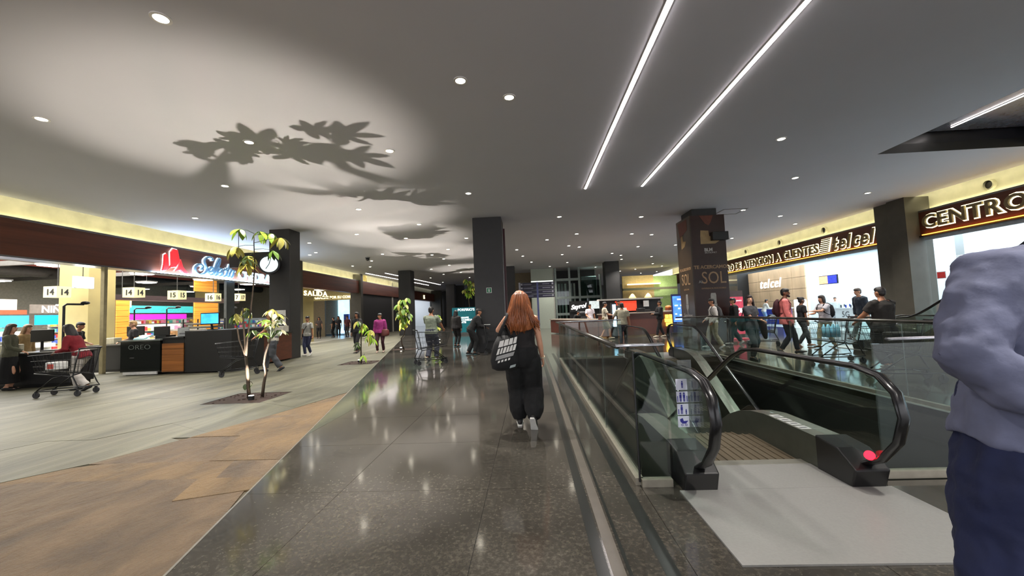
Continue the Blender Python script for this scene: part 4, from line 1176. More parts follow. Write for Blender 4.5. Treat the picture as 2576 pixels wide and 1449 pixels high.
# ---------------------------------------------------------------- far end of the hall
FROST = M('frost_white', (176, 184, 170), .35, var=.03)
t = thing('lift_wall', 'tall pale frosted panel wall behind the dark blue directory board', 'wall panel', (1.1, 33.2, 0))
MB().box((.2, 33.1, 0), (2.1, 33.3, 3.86)).build('panel', FROST, t)
MB().box((.2, 33.1, 3.94), (2.1, 33.3, CZ)).build('panel', FROST, t)
MB().box((.2, 33.08, 3.86), (2.1, 33.3, 3.94)).build('light_rail', M('rail_lit', (235, 240, 235), em=.8, var=0), t)
MB().box((2.02, 33.05, 0), (2.12, 33.3, CZ)).build('edge_post', M('post_pale', (160, 160, 150), .4), t)
struct(MB().box((-1.3, 36, 0), (.5, 36.2, CZ)).build('trim_3', M('far_beige', (126, 112, 90), .6)))
t = thing('directory_board', 'dark blue directory board on posts, beyond the person with the tote bag', 'sign', (.45, 22, 0))
DN = M('board_navy', (22, 22, 46), .5)
for i in range(4):
    z1 = 3.02 - i * .215
    MB().box((-.5, 21.96, z1 - .2), (1.4, 22.0, z1)).build('slat', DN, t)
    for x0, w_ in ((-.3, .5 + .1 * (i % 2)), (.75, .42 + .06 * i)):
        MB().box((x0, 21.953, z1 - .12), (x0 + w_ * .9, 21.959, z1 - .075)).build('print_line', M('print_dim', (110, 110, 124), .5), t)
    for x0 in (-.44, 1.26): MB().box((x0, 21.953, z1 - .14), (x0 + .09, 21.959, z1 - .04)).build('icon', M('icon_pale', (150, 150, 160), .5), t)
for x in (.42, -.56):
    MB().box((x, 21.94, 0), (x + .1, 22.02, 3.04)).build('post', M('post_blue', (60, 66, 110), .4) if x > 0 else STEEL, t)
# glass lift
LF = M('lift_frame', (136, 146, 140), .4, .4)
LG = M('lift_panel', (92, 114, 108), .3)
t = thing('glass_lift', 'glass lift tower with grey steel frame behind the coffee bar', 'lift', (4, 34, 0))
for x in (2.15, 3.3, 4.1): MB().box((x, 33.0, 0), (x + .16, 33.2, CZ - .01)).build('post', LF, t)
for x in (2.3, 4.2, 5.9): MB().box((x, 36, 0), (x + .16, 36.2, CZ - .01)).build('post', LF, t)
MB().box((5.85, 33.0, 0), (5.98, 33.2, 4.3)).build('post', LF, t)
for z in (1.0, 2.35, 3.85): MB().box((2.16, 32.98, z), (5.9 if z < 3 else 4.2, 33.18, z + .2)).build('cross_beam', LF, t)
for i, x in enumerate((2.5, 2.75, 3.05, 3.55, 3.8)): MB().box((x, 34.2, 0), (x + .16, 34.3, 3.7)).build('rear_strip', LG if i % 2 else M('lift_pale', (170, 184, 174), .4), t)
MB().box((2.2, 35.6, 0), (5.9, 35.7, CZ - .01)).build('dark_shaft', M('shaft_black', (14, 15, 15), .5), t)
for z0, z1 in ((.06, 1.0), (1.2, 2.35), (2.55, 3.85)):
    MB().box((2.32, 33.05, z0), (3.3, 33.07, z1)).build('glass_pane', GLASS, t)
    MB().box((4.26, 33.05, z0), (5.84, 33.07, z1)).build('glass_pane', GLASSD, t)
MB().box((4.4, 33.6, .3), (5.7, 35.2, 4.2)).build('lift_car', M('car_teal', (84, 108, 104), .25), t, bevel=.05)
# restaurant front with wall washers
RB = M('resto_wall', (172, 146, 100), .7)
t = struct(MB().box((8.5, 36.5, 0), (11.3, 36.7, 4.3)).build('wall_far_right', RB))
MB().box((11.3, 36.5, 0), (13.4, 36.7, 4.2)).build('green_wall', M('resto_green', (150, 170, 110), .6), t)
MB().box((8.4, 35.9, 2.95), (13.2, 36.1, 3.15)).build('beam', M('resto_beam', (84, 80, 60), .6), t)
MB().box((8.9, 36.1, 3.45), (11.8, 36.4, 3.55)).build('light_shelf', M('shelf_lit', (255, 236, 180), em=1.5, var=0), t)
MB().box((13.2, 32, 0), (13.3, 32.3, 4.4)).build('post', STEEL, t)
MB().box((13.4, 31.5, 0), (18, 31.7, CZ)).build('black_wall', M('far_black', (14, 14, 14), .5), t)
for x in (9.35, 10.75):
    l = spot('wall_washer', (x, 36.3, 2.9), 170, 62, .25, (1, .85, .55), None, (math.radians(10), 0, 0), .02)
area_light('resto_light', (11, 34.8, 4.3), 4, 1.5, 60, (.95, 1, .75), (math.radians(20), 0, 0))
t = thing('blue_screen_totem', 'bright blue standing screen left of the wrapped pillar', 'screen', (7.42, 20.2, 0))
MB().box((7.08, 20.16, .1), (7.76, 20.26, 2.0)).build('casing', M('totem_navy', (30, 36, 80), .4), t)
MB().box((7.12, 20.145, .62), (7.72, 20.158, 1.9)).build('screen', M('screen_blue2', (60, 110, 250), .3, em=1.1, var=.35, scale=4), t)
MB().box((7.0, 20.0, 0), (7.84, 20.4, .1)).build('base', BLK, t)
sm_ = MB()
for x, z, w_ in ((7.34, 1.7, .2), (7.2, 1.4, .16), (7.48, 1.4, .18), (7.36, 1.25, .12), (7.2, .98, .1), (7.42, .92, .14), (7.18, .72, .44)): sm_.box((x, 20.138, z), (x + w_, 20.144, z + .07))
sm_.build('screen_print', M('screen_pale', (190, 215, 255), em=1.0, var=0), t)
t = thing('pink_banner', 'pink standing banner with white 60 to the right of the wrapped pillar', 'banner', (8.1, 16, 0))
MB().box((7.8, 15.98, .22), (8.36, 16.0, 1.68)).build('sheet', M('banner_pink', (224, 80, 104), .5, em=.15), t)
MB().box((7.8, 15.98, 1.68), (8.36, 16.0, 1.92)).build('head', M('banner_grey', (80, 66, 66), .5), t)
MB().box((7.74, 15.8, 0), (8.44, 16.2, .06)).box((8.05, 15.98, .06), (8.1, 16.0, .22)).build('foot', M('foot_pink', (190, 60, 80), .5), t)
text('lettering', '60%', .26, (8.12, 15.975, 1.05), (1, 0, 0), WL, t, .003, off=.01)
text('lettering', 'DESCUENTO', .07, (8.1, 15.975, 1.5), (1, 0, 0), WL, t, .003)
t = thing('teal_banner', 'teal banner stand headed PORFIRIO\'S behind the bending person', 'banner', (-4.7, 28, 0))
MB().box((-5.5, 27.98, .15), (-3.55, 28.02, 1.9)).build('sheet', M('banner_teal', (16, 120, 132), .5, em=.12), t)
MB().box((-5.5, 27.9, 0), (-3.55, 28.1, .15)).build('foot', M('foot_grey', (90, 92, 92), .5), t)
for s_, z, x, sz in (("PORFIRIO'S", 1.66, -4.5, .24), ('RESTAURANTE', 1.14, -4.8, .14), ('BUENA COMIDA', .96, -4.8, .19), ('GRATIS', .8, -4.8, .17)):
    text('lettering', s_, sz, (x, 27.975, z), (1, 0, 0), WL, t, .003, off=.006)
# shops far left
t = struct(MB().box((-14.2, 46.8, 3.4), (-13.5, 56, 4.4)).build('trim_4', WOODB))
MB().box((-20, 56.2, 0), (-14.2, 56.4, 4)).build('far_shop_wall', WW, t)
MB().box((-18.2, 46.6, 0), (-18, 56, 4)).build('far_shop_wall', WW, t)
area_light('far_shop_light', (-16, 51, 3.9), 3, 7, 110, (1, .98, .95), (0, 0, 0), None)
text('lettering', 'BS', .7, (-13.48, 50.5, 3.6), (0, 1, 0), M('lit_cream', (255, 236, 180)), t, .02)
for z0, z1 in ((2.2, 3.0), (.9, 2.1)): MB().box((-17.0, 50.0, z0), (-16.9, 52.2, z1)).build('screen', M('screen_far', (60, 140, 230), .3, em=1.2, var=.3), t)
MB().box((-13.9, 56, 0), (-12.6, 57, CZ)).build('far_column', COL, t)
MB().box((-12.6, 58, 0), (-6.5, 58.3, CZ)).build('far_dark_wall', DARKW, t)
MB().box((-9.0, 48, 0), (-8.0, 49, CZ)).build('far_column', PIL, t)
for x in (-4.6, -3.7, -2.8): MB().box((x, 50, 0), (x + .5, 50.2, 4.2)).build('far_post', DARKW, t)

# ---------------------------------------------------------------- coffee island
CB = M('counter_brown', (92, 50, 38), .45, var=.15, scale=2)
RZ = math.atan2(20.84 - 19.34, 7.52 - 3.63)
t = thing('coffee_counter', 'red-brown coffee counter with a lit yellow sign at its right end', 'counter', (3.63, 19.34, 0), RZ, None, True)
MB().box((0, 0, .06), (4.17, .7, 1.12)).build('front_body', CB, t)
MB().box((0, .02, 0), (4.17, .68, .06)).build('plinth', M('plinth_wood', (150, 110, 70), .5), t)
MB().box((-.04, -.05, 1.12), (4.2, .75, 1.17)).build('worktop', M('worktop_pale', (150, 136, 124), .35), t)
MB().box((-.05, .7, .06), (.6, 6.4, .84)).build('side_body', CB, t)
MB().box((-.09, .7, .84), (.64, 6.45, .9)).build('side_worktop', MATS['worktop_pale'], t)
t = thing('lit_emblem', 'glowing yellow sign on the right end of the coffee counter', 'sign', (7.0, 20.5, 0), RZ, None, True)
EY = M('emblem_yellow', (255, 190, 70), .4, em=1.6, var=.2)
q = lambda x, y: (x, y)
# authored relative to the counter's own axes, moved to its right end
for a, b in (((-.22, -.03, .82), (-.02, 0, 1.0)), ((.02, -.03, .82), (.22, 0, 1.0)), ((-.26, -.03, .62), (.24, 0, .8)), ((-.2, -.03, .42), (.2, 0, .6))):
    MB().box(a, b).build('lit_tile', EY, t, bevel=.01)
t.location = (7.0, 20.52, 0)
t = thing('burger_model', 'orange model burger box on the right end of the coffee counter', 'model', (7.15, 20.9, 1.17))
MB().ball((7.15, 20.9, 1.36), (.17, .15, .11), 12).build('bun', M('bun_orange', (200, 120, 60), .4), t, smooth=True)
MB().disc((7.15, 20.9, 1.2), (0, 0, 1), 0, .17, .1, 16).build('patty', M('patty_brown', (110, 54, 30), .5), t)
MB().box((6.95, 20.72, 1.17), (7.35, 21.1, 1.2)).build('tray', WHITE, t)
t = thing('coffee_canopy', 'black back wall of the coffee island with pale top beam and red menu panel', 'back wall', (6, 22.6, 0))
MB().box((3.9, 22.5, 0), (7.35, 22.7, 1.86), rz=.1).build('panel', KB, t)
MB().box((3.8, 22.25, 1.86), (7.4, 22.75, 1.94), rz=.1).build('top_beam', M('beam_pale', (190, 186, 180), .4), t)
MB().box((4.75, 22.38, 1.25), (5.95, 22.44, 1.8), rz=.1).build('red_menu', M('menu_red', (226, 70, 44), .5, em=.5, var=.1), t)
MB().box((6.3, 22.35, 1.45), (6.6, 22.40, 1.78), rz=.1).build('menu_sheet', WHITE, t)
t = thing('coffee_bar_sign', 'black sign with white cursive word above the coffee bar', 'sign', (3.3, 25.2, 0))
MB().box((2.55, 25.15, 1.3), (3.6, 25.25, 1.95)).build('panel', KB, t)
text('lettering', 'Sayrol', .38, (3.05, 25.145, 1.5), (1, 0, .12), WL, t, .004, shear=.25, off=.014)
MB().box((3.75, 25.15, 1.45), (4.75, 25.25, 1.93)).build('lit_panel', M('lit_pale', (190, 200, 200), em=.5, var=.2), t)
MB().box((2.5, 25.28, 0), (4.9, 25.34, 1.96)).build('frame', KB, t)
t = thing('coffee_machine', 'steel coffee machine on the bar under the cursive sign', 'machine', (3.25, 24.6, .9))
MB().box((2.95, 24.35, .9), (3.6, 24.85, 1.3)).build('body', STEEL, t, bevel=.03)
MB().box((3.0, 24.32, 1.0), (3.55, 24.36, 1.2)).build('panel', BLK, t)
t = thing('drinks_fridge', 'slim lit drinks display standing before the left end of the coffee counter', 'fridge', (4.0, 19.25, 0))
MB().box((3.88, 19.12, 0), (4.12, 19.36, 1.68)).build('casing', BLK, t)
MB().box((3.92, 19.105, .55), (4.08, 19.119, 1.6)).build('lit_glass', M('fridge_lit', (170, 215, 255), em=2.2, var=.1), t)
for x, y, h, mm in ((5.6, 20.45, .2, BLK), (5.9, 20.6, .12, KB), (4.6, 20.1, .25, WHITE)):
    t = thing('counter_item', {.2: 'black till box on the coffee counter', .12: 'low black box on the coffee counter next to the till box', .25: 'white paper stack with cups on the coffee counter'}[h], 'box', (x, y, 1.17))
    MB().box((x - .2, y - .12, 1.17), (x + .2, y + .12, 1.17 + h)).build('body', mm, t, bevel=.015)

# ---------------------------------------------------------------- planting beds, plants, uplights
SOIL = M('soil', (44, 26, 16), .9, var=.4, scale=30, bump=.5)
BARK = M('bark', (56, 44, 33), .8, var=.3, scale=40, stretch=(1, 1, .2), bump=.3)
L1 = M('leaf_green', (92, 126, 34), .4, var=.25, scale=12)
L2 = M('leaf_yellow', (172, 164, 78), .4, var=.2, scale=12)
L3 = M('leaf_dark', (48, 66, 26), .4, var=.25, scale=12)
L4 = M('leaf_bright', (134, 170, 46), .4, var=.2, scale=12)
LP = M('leaf_pale', (190, 186, 150), .45, var=.15, scale=12)
def leaf_mesh(w_, curl):
    vs, fs = [], []
    n = 6
    for i in range(n + 1):
        u = i / n
        ww = w_ * (math.sin(PI * min(1, u * .94 + .03)) ** .75) if 0 < i < n else .015
        z = -curl * u * u
        vs += [(-ww, u, z + .06 * ww * 4), (0, u, z), (ww, u, z + .06 * ww * 4)]
    for i in range(n):
        a = 3 * i
        fs += [(a, a + 1, a + 4, a + 3), (a + 1, a + 2, a + 5, a + 4)]
    me = bpy.data.meshes.new('leaf')
    me.from_pydata(vs, [], fs)
    me.polygons.foreach_set('use_smooth', [True] * len(fs))
    return me
LEAFM = {}
def leaf(parent, p, d, L, mm, w_=.24, curl=.25, roll=0.0):
    """one leaf from p along d; meshes are shared"""
    k = (round(w_, 2), round(curl, 2), mm.name)
    if k not in LEAFM:
        me = leaf_mesh(*k[:2]); me.materials.append(mm); LEAFM[k] = me
    o = bpy.data.objects.new('leaf', LEAFM[k]); C.objects.link(o)
    o.parent = parent
    d = V(d).normalized()
    up = V((0, 0, 1)) if abs(d.z) < .95 else V((1, 0, 0))
    x = d.cross(up).normalized(); z = x.cross(d)
    m = Matrix((x, d, z)).transposed().to_4x4()
    o.matrix_local = INV[parent.name] @ Matrix.Translation(V(p)) @ m @ Matrix.Rotation(roll, 4, 'Y') @ Matrix.Scale(L, 4)
    return o
def whorl(parent, c, n, L, mms, tilt=-.3, a0=0.0, w_=.2, up=None, curl=.3):
    for i in range(n):
        a = a0 + 2 * PI * i / n + rnd.uniform(-.15, .15)
        d = V((math.cos(a), math.sin(a), tilt + rnd.uniform(-.25, .2)))
        leaf(parent, c, d, L * rnd.uniform(.8, 1.1), rnd.choice(mms), w_ if rnd.random() < .6 else w_ + .05, curl if rnd.random() < .5 else .5, rnd.uniform(-.4, .4))
def stem(parent, pts, r0, r1, nm='stem', mm=None):
    k = len(pts)
    return MB().tube(pts, [r0 + (r1 - r0) * i / (k - 1) for i in range(k)], 7).build(nm, mm or BARK, parent, smooth=True)
def bed(label, x0, x1, y0, y1, up=0.0):
    t = thing('planting_bed', label, 'planting bed', ((x0 + x1) / 2, (y0 + y1) / 2, 0), group='planting beds in the floor')
    MB().box((x0, y0, -.0138), (x1, y1, -.004 + up)).build('soil', SOIL, t)
    e_ = MB()
    for a, b in (((x0, y0), (x1, y0 + .012)), ((x0, y1 - .012), (x1, y1)), ((x0, y0), (x0 + .012, y1)), ((x1 - .012, y0), (x1, y1))): e_.box((a[0], a[1], -.013), (b[0], b[1], .002 + up))
    e_.build('metal_edge', M('bed_edge', (60, 54, 46), .5, .4), t)
    for i in range(26):
        x, y = rnd.uniform(x0 + .06, x1 - .06), rnd.uniform(y0 + .06, y1 - .06)
        r = rnd.uniform(.015, .035)
        o = MB().ball((x, y, -.002), (r, r * .8, r * .5), 6).build('bark_chip', SOIL, t)
    return t
def uplight(label, x, y, power, ang=76):
    t = thing('uplight', label, 'uplight', (x, y, 0), group='uplights in the planting beds')
    MB().disc((x, y, -.003), (0, 0, 1), 0, .05, .075, 14).build('housing', BLK, t)
    MB().disc((x, y, .072), (0, 0, 1), 0, .042, .004, 14).build('lens', M('uplight_lens', (255, 244, 220), em=26.0, var=0), t)
    spot('uplight_lamp', (0, 0, .085), power, ang, .55, (1.0, .90, .76), t, (PI, 0, 0), .012)
    return t
UP = 430
bed('nearest planting bed with the tall two-stemmed plant', -5.95, -4.85, 6.95, 7.93)
bed('second planting bed with the short yellow-green plant', -6.05, -4.95, 12.2, 13.15)
bed('third planting bed at the granite edge with the curved-stem plant', -6.0, -5.0, 16.75, 17.6, .008)
uplight('glowing uplight between the two stems in the nearest bed', -5.23, 7.26, UP)
uplight('uplight at the foot of the short yellow-green plant', -5.62, 12.85, UP)
uplight('uplight at the foot of the curved-stem plant', -5.7, 17.3, UP)
P1 = lambda px, py: (-5.27 + (px - 640) * .00785, 7.4 + rnd.uniform(-.12, .12), 3.24 - (py - 575) * .00757)
def pt1(px, py, dy=0.0): return V((-5.27 + (px - 640) * .00785 , 7.4 + dy, 3.24 - (py - 575) * .00757 + .00024 * (px - 640)))
t = thing('tall_plant', 'tall plant with three thin stems and leaf whorls, in the nearest bed', 'plant', (-5.3, 7.4, -.004))
A = pt1(627, 1001); A.z = -.012
stem(t, [A, pt1(624, 960), pt1(622, 930), pt1(619, 900)], .034, .026)
stem(t, [pt1(619, 902), pt1(612, 880), pt1(602, 855), pt1(597, 825), pt1(594, 800)], .018, .012)
stem(t, [pt1(619, 902), pt1(617, 870), pt1(614, 835), pt1(612, 800), pt1(611, 775)], .02, .012)
stem(t, [pt1(619, 902), pt1(622, 860), pt1(626, 800, .03), pt1(632, 730, .05), pt1(637, 670, .05), pt1(640, 640), pt1(639, 612), pt1(640, 588)], .018, .007)
B = pt1(654, 997, .06); B.z = -.012
stem(t, [B, pt1(657, 968, .08), pt1(662, 945, .08), pt1(660, 920, .05), pt1(668, 895, 0), pt1(680, 872, -.05), pt1(685, 855, -.05)], .03, .014)
stem(t, [pt1(625, 965), pt1(632, 962), pt1(636, 968)], .006, .004, 'twig')
for px, py, mm in ((617, 967, L3), (637, 968, L1)): leaf(t, pt1(px, py), (rnd.uniform(-.6, .6), -.4, -.7), .12, mm, .3)
# crown: petioles with whorls of leaflets
crown = [(640, 588, 622, 580, 5, [L4, L1]), (640, 590, 641, 578, 5, [L4]), (640, 592, 662, 583, 5, [L1, L4]), (639, 612, 692, 598, 7, [L2, L3, LP]), (640, 618, 598, 620, 7, [L2]), (640, 628, 690, 636, 7, [L3, L1]), (640, 640, 612, 640, 6, [L2, L3]), (639, 650, 633, 655, 6, [L2, L3]), (639, 655, 622, 665, 6, [L2])]
for sx, sy, ex, ey, n, mms in crown:
    c_ = pt1(ex, ey, rnd.uniform(-.25, .25))
    s_ = pt1(sx, sy)
    stem(t, [s_, (s_ + c_) / 2 + V((0, 0, .02)), c_], .006, .004, 'petiole', L3)
    whorl(t, c_, n, .25 if len(mms) > 1 else .27, mms, -.55, rnd.uniform(0, 6), .17)
# middle leaves on the thinner stems
for ex, ey, n, mms, L in ((611, 776, 8, [L2, L2, L1], .2), (594, 800, 6, [L3, L1], .16), (603, 790, 7, [L3, L2], .2), (620, 782, 7, [L3, L2], .18)):
    whorl(t, pt1(ex, ey, rnd.uniform(-.1, .1)), n, L, mms, -.9, rnd.uniform(0, 6), .17)
# round bushy head on the right stem
for ex, ey, n, mms, L in ((658, 810, 6, [L4, L1, L3], .17), (684, 796, 6, [LP, L2, L3], .19), (702, 786, 6, [LP, L2], .18), (666, 842, 6, [L4, L4, L1], .17), (694, 838, 6, [LP, L3, L1], .19), (648, 834, 6, [L4, L3], .16), (710, 814, 6, [LP, L3], .18), (676, 818, 6, [L2, L4], .17), (690, 800, 5, [LP, L1], .16)):
    c_ = pt1(ex, ey, rnd.uniform(-.34, .34))
    stem(t, [pt1(685, 856, -.05), c_], .007, .004, 'petiole', L3)
    whorl(t, c_, n, L * 1.05, mms, -.35, rnd.uniform(0, 6), .19)
# second: short plant
t = thing('short_plant', 'short yellow-green plant with drooping leaves in the second bed', 'plant', (-5.3, 12.45, -.004))
p2 = lambda px, py, dy=0: V((-5.32 + (px - 915) * .01285, 12.5 + dy, .30 + (890 - py) * .01265))
b2 = p2(908, 915); b2.z = -.012
stem(t, [b2, p2(908, 880), p2(909, 850), p2(908, 815), p2(905, 800)], .022, .012)
stem(t, [p2(908, 850), p2(925, 847), p2(938, 848)], .008, .005, 'petiole', L3)
stem(t, [p2(909, 910), p2(914, 895), p2(917, 890)], .008, .005, 'petiole', L3)
for ex, ey, n, mms, L in ((907, 808, 6, [L1, L3, L2], .26), (916, 815, 8, [L4, L2], .25), (928, 832, 9, [L4, L2, L2], .27), (934, 843, 8, [L2, L4], .27), (940, 852, 6, [L4, L2], .26), (912, 825, 6, [L1, L4], .22), (903, 860, 5, [L3], .22), (919, 893, 6, [L2, L4], .24), (896, 868, 4, [L3], .22)):
    whorl(t, p2(ex, ey, rnd.uniform(-.2, .2)), n, L, mms, -.7, rnd.uniform(0, 6), .15)
# third: curved stem
t = thing('curved_plant', 'tall plant with S-curved stem and dense leaves before the second dark pillar', 'plant', (-5.45, 17, -.004))
p3 = lambda px, py, dy=0: V((-5.45 + (px - 1018) * .0173, 17 + dy, (880 - py) * .0171))
b3 = p3(1017, 881); b3.z = -.012
stem(t, [b3, p3(1012, 866), p3(1010, 852), p3(1018, 842), p3(1021, 828), p3(1016, 810), p3(1014, 780), p3(1016, 755)], .035, .012)
for k in range(24):
    u = k / 23
    ex, ey = 1016 + rnd.uniform(-16, 18) * (.4 + .6 * u), 752 + 60 * u + rnd.uniform(-4, 4)
    c_ = p3(ex, ey, rnd.uniform(-.35, .35))
    whorl(t, c_, 6, .3, [L1, L2, L4, L3], -.8, rnd.uniform(0, 6), .2)
# farther plants of the row
def far_plant(name, label, x, y, z0, z1, r, n, L):
    t = thing(name, label, 'plant', (x, y, 0))
    stem(t, [(x, y, 0), (x + .1, y, z0 * .5), (x - .05, y, z0), (x, y, z1 - .1)], .05, .015)
    for k in range(n):
        u = k / (n - 1)
        a = rnd.uniform(0, 6.3)
        rr = r * (.25 + .75 * math.sin(PI * (.15 + .8 * u)))
        whorl(t, V((x + rr * math.cos(a) * .7, y + rr * math.sin(a) * .7, z1 - (z1 - z0) * u)), 6, L, [L1, L4, L2], -.6, rnd.uniform(0, 6), .2)
    return t
far_plant('treetop_plant', 'bright green treetop above the teal banner, left of the middle pillar', -4.75, 31, 2.95, 4.15, .6, 14, .4)
far_plant('row_plant', 'slim plant hidden behind the grey-green T-shirt trolley pusher', -5.3, 22.3, .6, 1.45, .3, 7, .26)
for y, x in ((22.1, -5.1), (30.8, -4.5)):
    uplight('distant uplight at the foot of a plant, %s of the far pair' % {22.1: 'nearest', 30.8: 'farthest'}[y], x, y, UP)
# ---------------------------------------------------------------- people
SKINS = {'light': M('skin_light', (214, 160, 130), .5, var=.06), 'tan': M('skin_tan', (168, 116, 86), .5, var=.06), 'brown': M('skin_brown', (124, 82, 60), .5, var=.06)}
CLOTH = {}
def cloth(rgb, rough=.85):
    k = tuple(rgb)
    if k not in CLOTH: CLOTH[k] = M('cloth_%02x%02x%02x' % k, rgb, rough, var=.12, scale=14, bump=.25)
    return CLOTH[k]
EYEW = M('eye_dark', (28, 20, 16), .2)
LIPM = M('lip', (140, 70, 62), .5)
FOLD = bpy.data.textures.new('folds', 'CLOUDS')
FOLD.noise_scale, FOLD.noise_depth = .11, 2
def ik(a, c, la, lb, hint):
    """middle joint of a two-bone limb from a to c"""
    a, c = V(a), V(c)
    d = c - a
    L = d.length
    if L > (la + lb) * .999:
        c = a + d * ((la + lb) * .999 / L); d = c - a; L = d.length
    u = d / L
    x = (la * la - lb * lb + L * L) / (2 * L)
    h = math.sqrt(max(0, la * la - x * x))
    n = V(hint) - u * V(hint).dot(u)
    n = n.normalized() if n.length > 1e-5 else u.orthogonal().normalized()
    return a + u * x + n * h, c
def lerp(a, b, t): return a + (b - a) * t
def person(loc, rz, H, label, skin='tan', hair=(24, 18, 16), hstyle='short', shirt=((60, 60, 60), 'long'), pants=((30, 30, 34), 'slim'), shoe=(30, 28, 28),
           hands=None, feet=None, lean=0.0, head=(0, 0), sex='m', bulk=1.0, vox=.016, elbows=None, pelvis=.0, name='person', group=None, noremesh=False, hem=.86, hips_back=0.0, roll=0.0, hshift=0.0):
    """local axes: faces +y, right side +x; lengths for 1.72 m scaled by H"""
    s = H / 1.72
    t = thing(name, label, 'person', loc, rz, group, True)
    mS = SKINS[skin]
    f = sex == 'f'
    sw, hw = (.165, .105) if f else (.19, .1)
    sw *= .5 + .5 * bulk
    P = V((0, -hips_back, .92 + pelvis))
    up = V((-math.sin(roll), math.sin(lean), math.cos(lean) * math.cos(roll)))
    fw = V((0, math.cos(lean), -math.sin(lean)))
    X = V((1, 0, 0))
    T = lambda x, y, h: P + X * x + fw * y + up * (h - .92)      # torso axes, h = standing height
    neck = T(0, -.005, 1.46)
    hw *= .6 + .4 * bulk
    hup = V((math.sin(head[0]) * 0, math.sin(lean * .5 + head[1]), math.cos(lean * .5 + head[1]))).normalized()
    hfw0 = V((0, 1, 0)) - hup * hup.y
    hfw0.normalize()
    hx = hfw0.cross(hup)
    hfw = hfw0 * math.cos(head[0]) - hx * math.sin(head[0])
    hrt = hfw.cross(hup)
    hc = neck + hup * .155 + hfw0 * .03 + V((hshift, 0, 0))
    HQ = Matrix((hrt, hfw, hup)).transposed()
    hp = lambda x, y, z: hc + hrt * x + hfw * y + hup * z
    B = MB()
    # torso (skin, under the clothes)
    prof = [(.845, .10, .075, 0), (.89, .155, .105, -.01), (.95, .16, .108, -.008), (1.05, .135, .095, 0), (1.15, .13, .092, .004), (1.26, .15, .105, .004), (1.36, .155, .1, 0), (1.42, .12, .08, -.004), (1.46, .065, .062, 0), (1.50, .055, .058, .006)]
    if not f: prof = [(h, a * (1.0 if h < 1 else 1.12), b * (1.04), o) for h, a, b, o in prof]
    prof = [(h, a * (bulk if h < 1.4 else 1), b * (bulk * 1.03 if h < 1.4 else 1), o) for h, a, b, o in prof]
    B.tube([T(0, o, h) for h, a, b, o in prof], [(a, b) for h, a, b, o in prof], 14, side=(1, 0, 0))
    B.tube([neck - up * .03, neck + hup * .03 + fw * .012, hc - hup * .05], [.055, .052, .05], 10)
    # head
    B.ball(hp(0, -.008, .018), (.076, .094, .1), 14, q=HQ)
    B.ball(hp(0, .022, -.045), (.058, .066, .07), 12, q=HQ)
    B.ball(hp(0, .05, -.082), (.032, .03, .026), 8, q=HQ)
    B.tube([hp(0, .078, .02), hp(0, .104, -.022), hp(0, .092, -.034)], [.010, .017, .014], 6, rnd_cap=True)
    for sx in (-1, 1): B.ball(hp(sx * .078, -.008, -.005), (.014, .026, .034), 8, q=HQ)
    # arms
    hands = hands or {}
    elbows = elbows or {}
    arms = {}
    for sx, k in ((1, 'R'), (-1, 'L')):
        sh = T(sx * sw, 0, 1.385)
        tgt = hands.get(k, (sx * (sw + .09), .04, .80))
        el, wr = ik(sh, V(tgt), .285, .25, elbows.get(k, (sx * .5, -1, -.1)))
        arms[k] = (sh, el, wr)
        m1, m2 = lerp(sh, el, .4), lerp(el, wr, .3)
        kk = bulk ** .5 * (.88 if f else 1)
        B.tube([T(sx * sw * .62, 0, 1.40), sh, m1, el, m2, wr], [.05 * kk, .058 * kk, .052 * kk, .042 * kk, .043 * kk, .028 * kk], 10, rnd_cap=True)
        d = (wr - el).normalized()
        # hand: palm plus five fingers that bend
        pn = d.cross(V((0, 0, 1)) if abs(d.z) < .8 else V((sx * 1.0, 0, 0)))
        pn = pn.normalized() if pn.length > .01 else X
        if abs(d.z) >= .8: across = V((0, 1, 0)) - d * d.y
        else: across = pn
        across.normalize()
        nrm = d.cross(across)
        if nrm.dot(V((-sx, 0, -.4))) < 0: nrm = -nrm
        pc = wr + d * .05
        B.tube([wr, wr + d * .03, wr + d * .088], [(.026, .02), (.037, .019), (.041, .015)], 10, side=across, rnd_cap=True)
        curl = .55
        arms[k + 'h'] = (wr, d, across, nrm)
        for i, (o, L) in enumerate(((.03, .066), (.011, .076), (-.010, .071), (-.029, .056))):
            sgn = 1 if across.y >= 0 else -1
            b0 = wr + d * .082 + across * o * sgn
            p1 = b0 + (d * math.cos(curl * .6) + nrm * math.sin(curl * .6)) * L * .45
            p2 = p1 + (d * math.cos(curl * 1.5) + nrm * math.sin(curl * 1.5)) * L * .32
            p3 = p2 + (d * math.cos(curl * 2.2) + nrm * math.sin(curl * 2.2)) * L * .23
            B.tube([wr + d * .06 + across * o * sgn * .9, b0, p1, p2, p3], [.0095, .0095, .0088, .008, .0068], 6, rnd_cap=True)
        sgn = 1 if across.y >= 0 else -1
        t0 = wr + d * .025 + across * .028 * sgn
        t1 = t0 + (d * .6 + across * .7 * sgn + nrm * .3).normalized() * .036
        t2 = t1 + (d * .85 + across * .35 * sgn + nrm * .4).normalized() * .03
        B.tube([t0 - across * .012 * sgn, t0, t1, t2], [.013, .012, .0105, .0085], 6, rnd_cap=True)
    # legs
    feet = feet or {}
    legs = {}
